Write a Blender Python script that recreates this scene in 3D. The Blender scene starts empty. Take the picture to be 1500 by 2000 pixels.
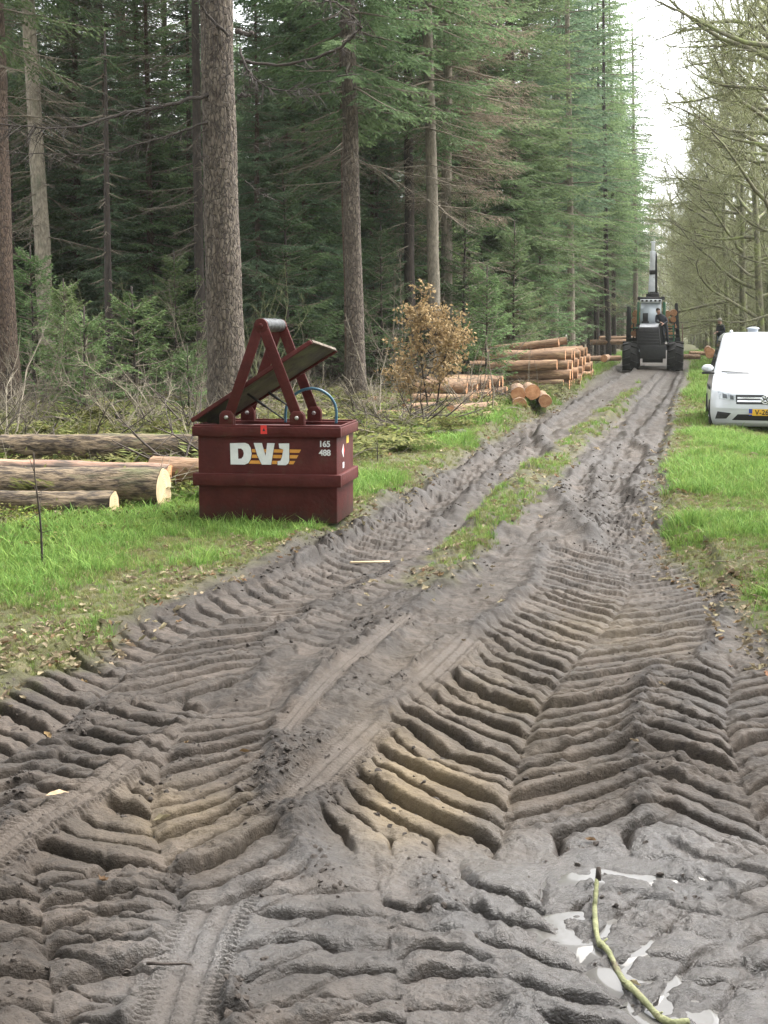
import bpy, bmesh, math, random
import numpy as np
from mathutils import Vector, Matrix

SC = bpy.context.scene
COL = SC.collection
random.seed(7)

# ------------------------------------------------------------------ camera
F_PX, H_CAM, HOR = 2800.0, 1.65, 648.0
PITCH = math.atan((1000.0 - HOR) / F_PX)
cam_d = bpy.data.cameras.new('camera')
cam_d.sensor_fit = 'VERTICAL'
cam_d.sensor_height = 36.0
cam_d.sensor_width = 27.0
cam_d.lens = 36.0 * F_PX / 2000.0
cam_d.clip_start = 0.1
cam_d.clip_end = 3000.0
cam = bpy.data.objects.new('camera', cam_d)
COL.objects.link(cam)
cam.location = (0, 0, H_CAM)
cam.rotation_euler = (math.pi / 2 - PITCH, 0, 0)
SC.camera = cam

# ------------------------------------------------------------------ light
SUN_EL, SUN_AZ = math.radians(58), math.radians(62)     # azimuth from +Y towards +X
world = bpy.data.worlds.new('World')
SC.world = world
world.use_nodes = True
wn = world.node_tree.nodes
wl = world.node_tree.links
wn.clear()
w_out = wn.new('ShaderNodeOutputWorld')
w_bg = wn.new('ShaderNodeBackground')
w_sky = wn.new('ShaderNodeTexSky')
w_sky.sky_type = 'NISHITA'
w_sky.sun_disc = False
w_sky.sun_elevation = SUN_EL
w_sky.sun_rotation = SUN_AZ
w_sky.air_density = 1.0
w_sky.dust_density = 3.0
w_sky.ozone_density = 1.0
w_hsv = wn.new('ShaderNodeHueSaturation')               # overcast: hardly any blue left
w_hsv.inputs['Saturation'].default_value = 0.12
w_bg.inputs['Strength'].default_value = 0.15
wl.new(w_sky.outputs[0], w_hsv.inputs['Color'])
wl.new(w_hsv.outputs[0], w_bg.inputs['Color'])
wl.new(w_bg.outputs[0], w_out.inputs['Surface'])
sun_d = bpy.data.lights.new('sun', 'SUN')
sun_d.energy = 1.7
sun_d.angle = math.radians(45)
sun_d.color = (1.0, 0.96, 0.9)
sun = bpy.data.objects.new('sun', sun_d)
COL.objects.link(sun)
sdir = Vector((math.sin(SUN_AZ) * math.cos(SUN_EL), math.cos(SUN_AZ) * math.cos(SUN_EL), math.sin(SUN_EL)))
sun.rotation_euler = sdir.to_track_quat('Z', 'Y').to_euler()
SC.view_settings.view_transform = 'Standard'
SC.view_settings.look = 'None'
SC.view_settings.gamma = 1.0
SC.view_settings.exposure = 2.35
SC.view_settings.use_curve_mapping = False
SC.render.engine = 'CYCLES'
SC.cycles.max_bounces = 6
SC.cycles.diffuse_bounces = 4
SC.cycles.glossy_bounces = 3
SC.cycles.transmission_bounces = 4
SC.cycles.transparent_max_bounces = 4
HAZE = .00022
SC.cycles.volume_bounces = 1
SC.cycles.use_denoising = True
SC.cycles.sample_clamp_indirect = 6.0

# ------------------------------------------------------------------ pixel <-> world
CP, SP = math.cos(PITCH), math.sin(PITCH)
def ray(px, py):
    u, v = (px - 750.0) / F_PX, (py - 1000.0) / F_PX
    return Vector((u, CP - v * SP, -SP - v * CP))
def G(px, py, z=0.0):
    d = ray(px, py)
    t = (z - H_CAM) / d.z
    return Vector((d.x * t, d.y * t, z))
def AT(px, py, Y):
    d = ray(px, py)
    t = Y / d.y
    return Vector((d.x * t, Y, H_CAM + d.z * t))

ROAD_K, ROAD_B = 0.205, -1.35
ROAD_ANG = math.atan(ROAD_K)
def road_x(y):
    return ROAD_K * y + ROAD_B

# ------------------------------------------------------------------ noise
def _hash(xi, yi, seed):
    h = (xi.astype(np.int64) * 374761393 + yi.astype(np.int64) * 668265263 + seed * 974634777) & 0xffffffff
    h = ((h ^ (h >> 13)) * 1274126177) & 0xffffffff
    h = h ^ (h >> 16)
    return (h & 0xffffff) / float(0xffffff) * 2.0 - 1.0
def vnoise(x, y, seed=0):
    x = np.asarray(x, float); y = np.asarray(y, float)
    xi, yi = np.floor(x), np.floor(y)
    fx, fy = x - xi, y - yi
    ux = fx * fx * fx * (fx * (fx * 6 - 15) + 10)
    uy = fy * fy * fy * (fy * (fy * 6 - 15) + 10)
    a, b = _hash(xi, yi, seed), _hash(xi + 1, yi, seed)
    c, d = _hash(xi, yi + 1, seed), _hash(xi + 1, yi + 1, seed)
    return (a * (1 - ux) + b * ux) * (1 - uy) + (c * (1 - ux) + d * ux) * uy
def fbm(x, y, octv=4, seed=0, gain=0.5):
    s, a, t = 0.0, 1.0, 0.0
    for i in range(octv):
        s = s + a * vnoise(x * 2 ** i + 17.3 * i, y * 2 ** i - 9.1 * i, seed + i)
        t += a
        a *= gain
    return s / t
def sst(a, b, x):
    t = np.clip((x - a) / (b - a), 0, 1)
    return t * t * (3 - 2 * t)

# ------------------------------------------------------------------ mesh helpers
def new_mesh(name, V, faces, mats=(), smooth=False, midx=None, attrs=None):
    """faces: list of int arrays, each (k,3) or (k,4)."""
    me = bpy.data.meshes.new(name)
    V = np.asarray(V, np.float32)
    faces = [np.asarray(f, np.int32) for f in faces if len(f)]
    me.vertices.add(len(V))
    me.vertices.foreach_set('co', V.ravel())
    loops = np.concatenate([f.ravel() for f in faces])
    tot = np.concatenate([np.full(len(f), f.shape[1], np.int32) for f in faces])
    start = np.concatenate([[0], np.cumsum(tot)[:-1]]).astype(np.int32)
    me.loops.add(len(loops))
    me.loops.foreach_set('vertex_index', loops)
    me.polygons.add(len(tot))
    me.polygons.foreach_set('loop_start', start)
    me.polygons.foreach_set('loop_total', tot)
    if smooth:
        me.polygons.foreach_set('use_smooth', np.ones(len(tot), bool))
    for m in (mats if isinstance(mats, (list, tuple)) else [mats]):
        me.materials.append(m)
    if midx is not None:
        me.polygons.foreach_set('material_index', np.asarray(midx, np.int32))
    for k, a in (attrs or {}).items():
        at = me.attributes.new(k, 'FLOAT', 'POINT')
        at.data.foreach_set('value', np.asarray(a, np.float32))
    me.update(calc_edges=True)
    me.validate()
    return me
def link(name, data, parent=None, loc=None, rot=None, **props):
    o = bpy.data.objects.new(name, data)
    COL.objects.link(o)
    if parent is not None:
        o.parent = parent
    if loc is not None:
        o.location = loc
    if rot is not None:
        o.rotation_euler = rot
    for k, v in props.items():
        if v is not None:
            o[k] = v
    return o
def thing(name, label, cat, loc=(0, 0, 0), rotz=0.0, group=None, data=None):
    return link(name, data, None, loc, (0, 0, rotz), label=label, category=cat, group=group)

class MB:
    """collects shapes into one mesh"""
    def __init__(s):
        s.V, s.F3, s.F4, s.n = [], [], [], 0
        s.att = []
    def add(s, V, F3=None, F4=None, att=None):
        V = np.asarray(V, float).reshape(-1, 3)
        if F3 is not None and len(F3): s.F3.append(np.asarray(F3, int) + s.n)
        if F4 is not None and len(F4): s.F4.append(np.asarray(F4, int) + s.n)
        s.V.append(V); s.n += len(V)
        s.att.append(np.full(len(V), 0.5) if att is None else np.broadcast_to(np.asarray(att, float), (len(V),)))
        return s
    def box(s, c, size, rot=None):
        c = np.asarray(c, float); h = np.asarray(size, float) / 2
        V = np.array([[x, y, z] for z in (-1, 1) for y in (-1, 1) for x in (-1, 1)], float) * h
        if rot is not None:
            V = V @ np.array(rot.to_3x3()).T
        return s.add(V + c, None, [[0, 2, 3, 1], [4, 5, 7, 6], [0, 1, 5, 4], [2, 6, 7, 3], [0, 4, 6, 2], [1, 3, 7, 5]])
    def hexa(s, P):
        """8 corners: bottom 0-3 counter-clockwise, top 4-7"""
        return s.add(P, None, [[3, 2, 1, 0], [4, 5, 6, 7], [0, 1, 5, 4], [1, 2, 6, 5], [2, 3, 7, 6], [3, 0, 4, 7]])
    def tube(s, P, R, n=8, cap=True, att=None, wob=0.0, rng=None):
        P = np.asarray(P, float); m = len(P)
        R = np.broadcast_to(np.asarray(R, float), (m,))
        T = np.gradient(P, axis=0)
        T /= np.linalg.norm(T, axis=1)[:, None] + 1e-12
        up = np.array([0, 0, 1.0]) if abs(T[0][2]) < 0.9 else np.array([1.0, 0, 0])
        ang = np.arange(n) / n * 2 * math.pi
        V = np.zeros((m, n, 3))
        N = np.cross(T[0], up); N /= np.linalg.norm(N)
        for i in range(m):
            N = N - T[i] * N.dot(T[i]); N /= np.linalg.norm(N) + 1e-12
            B = np.cross(T[i], N)
            r = R[i] * (1 + (rng.uniform(-wob, wob, n) if wob else 0))
            V[i] = P[i] + (np.cos(ang) * r)[:, None] * N + (np.sin(ang) * r)[:, None] * B
        a = (np.arange(m - 1)[:, None] * n + np.arange(n)[None]).ravel()
        b = (np.arange(m - 1)[:, None] * n + (np.arange(n)[None] + 1) % n).ravel()
        F4 = np.stack([a, b, b + n, a + n], 1)
        V = V.reshape(-1, 3)
        F3 = []
        if cap:
            c0, c1 = len(V), len(V) + 1
            V = np.vstack([V, P[0], P[-1]])
            k = np.arange(n); k2 = (k + 1) % n
            F3 = np.vstack([np.stack([np.full(n, c0), k2, k], 1), np.stack([np.full(n, c1), k + (m - 1) * n, k2 + (m - 1) * n], 1)])
        if att is not None and np.ndim(att) == 1 and len(att) == m:
            att = np.concatenate([np.repeat(att, n), [att[0], att[-1]] if cap else []])
        return s.add(V, F3, F4, att)
    def cyl(s, p0, p1, r0, r1=None, n=12):
        return s.tube([p0, p1], [r0, r0 if r1 is None else r1], n)
    def segs(s, P0, P1, r0, r1, n=3, att=None):
        """many straight tapered twigs at once"""
        P0 = np.asarray(P0, float); P1 = np.asarray(P1, float); k = len(P0)
        if k == 0: return s
        r0 = np.broadcast_to(np.asarray(r0, float), (k,)); r1 = np.broadcast_to(np.asarray(r1, float), (k,))
        D = P1 - P0; D /= np.linalg.norm(D, axis=1)[:, None] + 1e-12
        up = np.where(np.abs(D[:, 2:3]) < 0.9, np.array([[0, 0, 1.0]]), np.array([[1.0, 0, 0]]))
        N = np.cross(D, up); N /= np.linalg.norm(N, axis=1)[:, None] + 1e-12
        B = np.cross(D, N)
        ang = np.arange(n) / n * 2 * math.pi
        ring = np.cos(ang)[None, :, None] * N[:, None] + np.sin(ang)[None, :, None] * B[:, None]
        V = np.concatenate([P0[:, None] + ring * r0[:, None, None], P1[:, None] + ring * r1[:, None, None]], 1)
        base = (np.arange(k) * 2 * n)[:, None]
        j = np.arange(n)[None]; j2 = (j + 1) % n
        F4 = np.stack([base + j, base + j2, base + n + j2, base + n + j], 2).reshape(-1, 4)
        if att is not None and np.ndim(att) == 1: att = np.repeat(att, 2 * n)
        return s.add(V.reshape(-1, 3), None, F4, att)
    def kites(s, P, D, L, W, N, att=None):
        """leaf-like quads: root P, direction D, length L, width W, side vector N"""
        k = len(P); L = np.broadcast_to(L, (k,))[:, None]; W = np.broadcast_to(W, (k,))[:, None]
        V = np.stack([P, P + D * L * .45 + N * W * .5, P + D * L, P + D * L * .45 - N * W * .5], 1).reshape(-1, 3)
        F = np.arange(k * 4).reshape(-1, 4)
        if att is not None and np.ndim(att) == 1: att = np.repeat(att, 4)
        return s.add(V, None, F, att)
    def prism(s, outline, y0, y1):
        """outline in xz (counter-clockwise seen from -y), extruded from y0 (front) to y1"""
        n = len(outline); o = np.asarray(outline, float)
        V = np.vstack([np.column_stack([o[:, 0], np.full(n, y0), o[:, 1]]), np.column_stack([o[:, 0], np.full(n, y1), o[:, 1]])])
        k = np.arange(n); k2 = (k + 1) % n
        from mathutils.geometry import tessellate_polygon
        tri = np.array(tessellate_polygon([[Vector((p[0], p[1], 0)) for p in o]]))
        s.add(V, np.vstack([tri, tri[:, ::-1] + n]), np.stack([k, k2, k2 + n, k + n], 1))
        return s
    def mesh(s, name, mats, smooth=False, attr=None):
        F = ([np.vstack(s.F3)] if s.F3 else []) + ([np.vstack(s.F4)] if s.F4 else [])
        return new_mesh(name, np.vstack(s.V), F, mats, smooth, attrs={attr: np.concatenate(s.att)} if attr else None)
    def build(s, name, mats, parent=None, smooth=False, bevel=0.0, attr=None, **props):
        me = s.mesh(name, mats, smooth, attr)
        bm = bmesh.new(); bm.from_mesh(me)
        if len(bm.faces) < 60000 and not attr:
            bmesh.ops.recalc_face_normals(bm, faces=bm.faces)
        bm.to_mesh(me); bm.free()
        o = link(name, me, parent, **props)
        if bevel:
            b = o.modifiers.new('bevel', 'BEVEL'); b.width = bevel; b.segments = 2; b.limit_method = 'ANGLE'; b.angle_limit = math.radians(40)
        return o

# ------------------------------------------------------------------ materials
def nt(m):
    return m.node_tree.nodes, m.node_tree.links
def mat(name, c1, c2=None, scale=8.0, rough=0.7, bump=0.0, bscale=40.0, metal=0.0, spec=0.5, stretch=None, obj_random=0.0, c3=None, s3=2.0, t3=(0.55, 0.7), coat=0.0, detail=6.0, ramp=(.35, .65), plates=0.0, dirt=None):
    m = bpy.data.materials.new(name); m.use_nodes = True
    N, L = nt(m)
    b = N['Principled BSDF']
    b.inputs['Roughness'].default_value = rough
    b.inputs['Metallic'].default_value = metal
    b.inputs['Specular IOR Level'].default_value = spec
    b.inputs['Coat Weight'].default_value = coat
    b.inputs['Base Color'].default_value = (*c1, 1)
    tc = N.new('ShaderNodeTexCoord')
    mp = N.new('ShaderNodeMapping')
    if stretch: mp.inputs['Scale'].default_value = stretch
    L.new(tc.outputs['Object'], mp.inputs[0])
    vec = mp.outputs[0]
    if obj_random:
        oi = N.new('ShaderNodeObjectInfo')
        ad = N.new('ShaderNodeVectorMath'); ad.operation = 'ADD'
        ml = N.new('ShaderNodeVectorMath'); ml.operation = 'SCALE'; ml.inputs['Scale'].default_value = 37.0
        cx = N.new('ShaderNodeCombineXYZ')
        for i in range(3): L.new(oi.outputs['Random'], cx.inputs[i])
        L.new(cx.outputs[0], ml.inputs[0]); L.new(vec, ad.inputs[0]); L.new(ml.outputs[0], ad.inputs[1])
        vec = ad.outputs[0]
    col = None
    if c2 is not None:
        nz = N.new('ShaderNodeTexNoise'); nz.inputs['Scale'].default_value = scale; nz.inputs['Detail'].default_value = detail; nz.inputs['Roughness'].default_value = 0.65
        L.new(vec, nz.inputs['Vector'])
        rp = N.new('ShaderNodeValToRGB')
        rp.color_ramp.elements[0].position = ramp[0]; rp.color_ramp.elements[0].color = (*c1, 1)
        rp.color_ramp.elements[1].position = ramp[1]; rp.color_ramp.elements[1].color = (*c2, 1)
        L.new(nz.outputs[0], rp.inputs[0]); col = rp.outputs[0]
    if c3 is not None:
        n3 = N.new('ShaderNodeTexNoise'); n3.inputs['Scale'].default_value = s3; n3.inputs['Detail'].default_value = 8; n3.inputs['Roughness'].default_value = 0.7
        L.new(vec, n3.inputs['Vector'])
        mr = N.new('ShaderNodeMapRange'); mr.inputs['From Min'].default_value = t3[0]; mr.inputs['From Max'].default_value = t3[1]
        L.new(n3.outputs[0], mr.inputs[0])
        mx = N.new('ShaderNodeMix'); mx.data_type = 'RGBA'
        L.new(mr.outputs[0], mx.inputs[0]); L.new(col, mx.inputs[6]); mx.inputs[7].default_value = (*c3, 1)
        col = mx.outputs[2]
    if obj_random and col is not None:
        hs = N.new('ShaderNodeHueSaturation')
        mr = N.new('ShaderNodeMapRange'); mr.inputs['To Min'].default_value = 1 - obj_random; mr.inputs['To Max'].default_value = 1 + obj_random
        L.new(oi.outputs['Random'], mr.inputs[0]); L.new(mr.outputs[0], hs.inputs['Value']); L.new(col, hs.inputs['Color']); col = hs.outputs[0]
    vo = None
    if plates:
        vm = N.new('ShaderNodeMapping'); vm.inputs['Scale'].default_value = (1, 1, .42); L.new(tc.outputs['Object'], vm.inputs[0])
        vd = N.new('ShaderNodeTexNoise'); vd.inputs['Scale'].default_value = 9; L.new(vm.outputs[0], vd.inputs['Vector'])
        va = N.new('ShaderNodeVectorMath'); va.operation = 'MULTIPLY_ADD'; va.inputs[1].default_value = (.11, .11, .11); L.new(vd.outputs[1], va.inputs[0]); L.new(vm.outputs[0], va.inputs[2])
        vr = N.new('ShaderNodeTexVoronoi'); vr.feature = 'DISTANCE_TO_EDGE'; vr.inputs['Scale'].default_value = plates; L.new(va.outputs[0], vr.inputs['Vector'])
        vo = N.new('ShaderNodeMapRange'); vo.inputs['From Max'].default_value = .12; L.new(vr.outputs[0], vo.inputs[0])
        vx = N.new('ShaderNodeMix'); vx.data_type = 'RGBA'; vx.inputs[6].default_value = (c1[0] * .75, c1[1] * .72, c1[2] * .70, 1)
        L.new(vo.outputs[0], vx.inputs[0]); L.new(col, vx.inputs[7]); col = vx.outputs[2]
    if dirt:
        sx = N.new('ShaderNodeSeparateXYZ'); L.new(tc.outputs['Object'], sx.inputs[0])
        d1 = N.new('ShaderNodeTexNoise'); d1.inputs['Scale'].default_value = 7; d1.inputs['Detail'].default_value = 9; d1.inputs['Roughness'].default_value = .75; L.new(tc.outputs['Object'], d1.inputs['Vector'])
        d2 = N.new('ShaderNodeMath'); d2.operation = 'MULTIPLY_ADD'; d2.inputs[1].default_value = -1.15; L.new(sx.outputs['Z'], d2.inputs[0]); L.new(d1.outputs[0], d2.inputs[2])
        d3 = N.new('ShaderNodeMapRange'); d3.inputs['From Min'].default_value = .22; d3.inputs['From Max'].default_value = .50; d3.inputs['To Max'].default_value = .8; L.new(d2.outputs[0], d3.inputs[0])
        d4 = N.new('ShaderNodeMix'); d4.data_type = 'RGBA'; L.new(d3.outputs[0], d4.inputs[0]); L.new(col, d4.inputs[6]); d4.inputs[7].default_value = (*dirt, 1); col = d4.outputs[2]
        s1 = N.new('ShaderNodeMapping'); s1.inputs['Scale'].default_value = (3.0, 3.0, 22.0); s1.inputs['Rotation'].default_value = (0, .5, 0); L.new(tc.outputs['Object'], s1.inputs[0])
        s2 = N.new('ShaderNodeTexNoise'); s2.inputs['Scale'].default_value = 2.2; s2.inputs['Detail'].default_value = 10; s2.inputs['Roughness'].default_value = .8; L.new(s1.outputs[0], s2.inputs['Vector'])
        s3_ = N.new('ShaderNodeMapRange'); s3_.inputs['From Min'].default_value = .66; s3_.inputs['From Max'].default_value = .72; s3_.inputs['To Max'].default_value = .7; L.new(s2.outputs[0], s3_.inputs[0])
        s4 = N.new('ShaderNodeMix'); s4.data_type = 'RGBA'; L.new(s3_.outputs[0], s4.inputs[0]); L.new(col, s4.inputs[6]); s4.inputs[7].default_value = (.16, .075, .065, 1); col = s4.outputs[2]
    if col is not None: L.new(col, b.inputs['Base Color'])
    if bump:
        nb = N.new('ShaderNodeTexNoise'); nb.inputs['Scale'].default_value = bscale; nb.inputs['Detail'].default_value = 6
        L.new(vec, nb.inputs['Vector'])
        bp = N.new('ShaderNodeBump'); bp.inputs['Strength'].default_value = bump; bp.inputs['Distance'].default_value = 0.02
        hh = nb.outputs[0]
        if plates:
            hm = N.new('ShaderNodeMath'); hm.operation = 'MULTIPLY_ADD'; hm.inputs[1].default_value = 1.2; L.new(vo.outputs[0], hm.inputs[0]); L.new(nb.outputs[0], hm.inputs[2]); hh = hm.outputs[0]
        L.new(hh, bp.inputs['Height']); L.new(bp.outputs[0], b.inputs['Normal'])
    return m
def leafmat(name, dark, light, rough=0.6, rnd=0.25, attr='shade', trans=0.0, hue=0.02):
    m = bpy.data.materials.new(name); m.use_nodes = True
    N, L = nt(m); b = N['Principled BSDF']
    b.inputs['Roughness'].default_value = rough; b.inputs['Specular IOR Level'].default_value = 0.08
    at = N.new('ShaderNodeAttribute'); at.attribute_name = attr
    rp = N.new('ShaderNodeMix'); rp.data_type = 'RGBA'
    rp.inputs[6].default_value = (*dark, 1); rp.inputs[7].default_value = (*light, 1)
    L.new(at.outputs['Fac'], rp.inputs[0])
    oi = N.new('ShaderNodeObjectInfo')
    hs = N.new('ShaderNodeHueSaturation')
    mr = N.new('ShaderNodeMapRange'); mr.inputs['To Min'].default_value = 1 - rnd; mr.inputs['To Max'].default_value = 1 + rnd
    L.new(oi.outputs['Random'], mr.inputs[0]); L.new(mr.outputs[0], hs.inputs['Value'])
    m2 = N.new('ShaderNodeMath'); m2.operation = 'MULTIPLY'; m2.inputs[1].default_value = 7.31
    m3 = N.new('ShaderNodeMath'); m3.operation = 'FRACT'
    mh = N.new('ShaderNodeMapRange'); mh.inputs['To Min'].default_value = 0.5 - hue; mh.inputs['To Max'].default_value = 0.5 + hue
    L.new(oi.outputs['Random'], m2.inputs[0]); L.new(m2.outputs[0], m3.inputs[0]); L.new(m3.outputs[0], mh.inputs[0]); L.new(mh.outputs[0], hs.inputs['Hue'])
    L.new(rp.outputs[2], hs.inputs['Color']); L.new(hs.outputs[0], b.inputs['Base Color'])
    if trans:
        tr = N.new('ShaderNodeBsdfTranslucent'); mx = N.new('ShaderNodeMixShader'); mx.inputs[0].default_value = trans
        L.new(hs.outputs[0], tr.inputs[0]); L.new(b.outputs[0], mx.inputs[1]); L.new(tr.outputs[0], mx.inputs[2])
        L.new(mx.outputs[0], N['Material Output'].inputs[0])
    return m
# ================================================================== GROUND
def smooth_path(P, step=0.03):
    """Catmull-Rom through world points, sorted by y"""
    P = np.asarray(P, float)
    P = np.vstack([2 * P[0] - P[1], P, 2 * P[-1] - P[-2]])
    out = []
    for i in range(1, len(P) - 2):
        n = max(2, int(np.linalg.norm(P[i + 1] - P[i]) / step))
        t = np.linspace(0, 1, n, endpoint=False)[:, None]
        a, b, c, d = P[i - 1], P[i], P[i + 1], P[i + 2]
        out.append(.5 * ((2 * b) + (-a + c) * t + (2 * a - 5 * b + 4 * c - d) * t ** 2 + (-a + 3 * b - 3 * c + d) * t ** 3))
    return np.vstack(out + [P[-2][None]])
def gp(*pts):
    return [tuple(G(*p))[:2] for p in pts]

class Track:
    def __init__(s, pts):
        p = smooth_path(sorted(gp(*pts), key=lambda q: q[1]))
        k = np.concatenate([[True], np.diff(np.maximum.accumulate(p[:, 1])) > 1e-5])
        p = p[k]
        s.y, s.x = p[:, 1], p[:, 0]
        dx = np.gradient(s.x, s.y)
        w = max(3, int(len(dx) / 60))
        dx = np.convolve(np.pad(dx, w, 'edge'), np.ones(2 * w + 1) / (2 * w + 1), 'valid')
        s.th = np.arctan(dx)
        s.s = np.concatenate([[0], np.cumsum(np.hypot(np.diff(s.x), np.diff(s.y)))])
    def uv(s, X, Y):
        xc = np.interp(Y, s.y, s.x); th = np.interp(Y, s.y, s.th); ss = np.interp(Y, s.y, s.s)
        return ss + (X - xc) * np.sin(th), (X - xc) * np.cos(th)
    def ends(s, Y, soft=0.3):
        return sst(s.y[0] - soft, s.y[0] + soft * .3, Y) * (1 - sst(s.y[-1] - soft * .3, s.y[-1] + soft, Y))

# edges of the mud, from far to near
L_EDGE = np.array(sorted([(q[1], q[0]) for q in gp((-500, 1580), (-200, 1420), (0, 1345), (130, 1292), (260, 1205), (330, 1155), (480, 1105), (600, 1055), (700, 1010), (850, 918), (960, 850), (1060, 800), (1140, 752), (1215, 706))] + [(90, road_x(90) - 1.7), (400, road_x(400) - 1.7)]))
R_EDGE = np.array(sorted([(q[1], q[0]) for q in gp((1900, 1500), (1620, 1330), (1490, 1240), (1440, 1150), (1335, 1105), (1288, 1050), (1296, 960), (1305, 880), (1322, 800), (1345, 745), (1350, 706))] + [(90, road_x(90) + 1.4), (400, road_x(400) + 1.5)]))
GRASS_L = np.array(sorted([(q[1], q[0]) for q in gp((-600, 1120), (0, 1060), (120, 1040), (330, 1000), (380, 990), (690, 905), (800, 878), (900, 842), (1000, 803), (1060, 782), (1140, 742), (1200, 700))] + [(90, road_x(90) - 2.4), (400, road_x(400) - 2.4)]))
MEDIAN = np.array(sorted([(q[1], q[0]) for q in gp((830, 1120), (925, 1045), (995, 980), (1060, 918), (1128, 860), (1190, 805), (1235, 765), (1262, 725))]))
def l_edge(y): return np.interp(y, L_EDGE[:, 0], L_EDGE[:, 1])
def r_edge(y): return np.interp(y, R_EDGE[:, 0], R_EDGE[:, 1])
def grass_l(y): return np.interp(y, GRASS_L[:, 0], GRASS_L[:, 1])
def edge_wob(X, Y):
    return 0.16 * fbm(X * 2.2, Y * 2.2, 4, 91) + 0.05 * vnoise(X * 9, Y * 9, 92)
def road_mask(X, Y, soft=0.12):
    w = edge_wob(X, Y)
    sf = soft * (1 + Y * 0.03)
    return sst(-sf, sf, X - l_edge(Y) + w) * sst(-sf, sf, r_edge(Y) - X + w)
def median_mask(X, Y):
    w = edge_wob(X * 1.3 + 5, Y * 1.3)
    xc = np.interp(Y, MEDIAN[:, 0], MEDIAN[:, 1])
    hw = np.interp(Y, [8.5, 10, 14, 22, 34, 50], [.08, .16, .20, .22, .20, .10])
    e = sst(8.6, 10.0, Y) * (1 - sst(34, 50, Y))
    return sst(-.1, .1, hw - np.abs(X - xc) + w * 1.2) * e
def terrain(X, Y):
    """smooth ground without tracks"""
    X = np.asarray(X, float); Y = np.asarray(Y, float)
    off = X - r_edge(Y)
    z = -0.17 * sst(0.7, 2.4, off) * sst(13, 20, Y) + 0.03 * sst(0.0, 0.5, off)
    lo = grass_l(Y) - X
    z = z + 0.05 * sst(-.8, .4, lo) + 0.10 * sst(1, 9, lo) + 0.07 * fbm(X * .35, Y * .35, 3, 5) * sst(0.3, 3, lo)
    z = z + .62 * sst(46, 60, Y) * (1 - sst(85, 115, Y)) * sst(.3, 2.0, off) + 0.02 * fbm(X * .8, Y * .8, 3, 6)
    return z
def ground_z(x, y):
    return float(terrain(np.array([x]), np.array([y]))[0])

TRACKS = {}
def ridge_profile(s, steep=.10, fall=.5):
    """steep near face, smooth back that dips away, a narrow slit between neighbours"""
    d = np.minimum(s, 1 - s)
    return sst(0, steep, s) * (1 - fall * np.clip(s, 0, 1) ** 1.6) * (.90 + .16 * np.sin(math.pi * np.clip(s, 0, 1))) - .62 * np.exp(-(d / .045) ** 2)
def lug_track(z, X, Y, tr, hl, hr, pitch, amp, depth, tan=1.1, seed=1, broken=0.25, pw=1.0, berm=0.03, strength=1.0, vgap=0.0, wm=1.0):
    u, v = tr.uv(X, Y)
    e = tr.ends(Y)
    av = np.abs(v)
    hw = np.where(v < 0, hl, hr)
    wob = 0.035 * fbm(X * 4, Y * 4, 3, seed + 3)
    m = (1 - sst(-0.03, 0.05, av - hw + wob)) * e * strength
    warp = wm * 0.055 * fbm(X * 2.3, Y * 2.3, 3, seed) + 0.009 * vnoise(X * 9, Y * 9, seed + 4) + .004 * vnoise(X * 25, Y * 25, seed + 5)
    ph = (u - tan * av ** pw + warp + np.where(v < 0, 0, pitch * .45)) / pitch
    k = np.floor(ph); s = ph - k
    r1 = _hash(k, (v > 0).astype(float), seed) * .5 + .5
    r2 = _hash(k, (v > 0).astype(float) + 7, seed) * .5 + .5
    prof = ridge_profile(s, .07 + .06 * r1, .32 + .33 * r2)
    A = 1.22 * (1 - .45 * sst(6, 9.5, Y)) * amp * (0.62 + 0.6 * r1)
    dmg = sst(-0.15 - .35, 0.35, fbm(X * 2.3 + 9, Y * 2.3, 4, seed + 8) + .45 - broken)
    shape = prof * (0.35 + 0.65 * dmg)
    shape = shape * (0.55 + 0.45 * sst(0.0, .05, av)) * (1 - 0.5 * sst(.75, 1.0, av / hw))
    rough = (1 - dmg) * 0.35 * (fbm(X * 14, Y * 14, 3, seed + 12))
    base = -depth + A * shape + A * rough
    base = base + 0.05 * depth * 0 + 0.35 * depth * (av / hw) ** 2
    z = z * (1 - m) + (base + z * 0.25) * m
    b = np.exp(-((av - hw - .05 + wob) / .055) ** 2) * e * strength
    z = z + berm * b * (0.5 + 0.9 * fbm(X * 6, Y * 6, 3, seed + 20)) 
    return z, m, b, s
def car_track(z, X, Y, tr, hw, depth, seed=3):
    u, v = tr.uv(X, Y)
    e = tr.ends(Y, .2) * sst(-.25, .15, fbm(X * .9, Y * .9, 2, seed) + .36)
    av = np.abs(v)
    m = (1 - sst(-.02, .02, av - hw + .01 * vnoise(X * 8, Y * 8, seed))) * e
    rib = np.cos(v / hw * math.pi * 3.5) * .5 + .5
    lug = (np.cos((u + .4 * av) / .028 * 2 * math.pi) * .5 + .5)
    edge = sst(.55, .8, av / hw)
    prof = .010 * rib * (1 - edge) + .020 * lug * edge + .006 * lug * (1 - edge) * (rib > .5)
    base = -depth + prof + .006 * fbm(X * 9, Y * 9, 3, seed + 2)
    z = z * (1 - m) + (base + .12 * z) * m
    bb = np.exp(-((av - hw - .02) / .025) ** 2) * e
    z = z + .026 * bb * (.5 + fbm(X * 8, Y * 8, 2, seed + 5))
    return z, m

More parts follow.
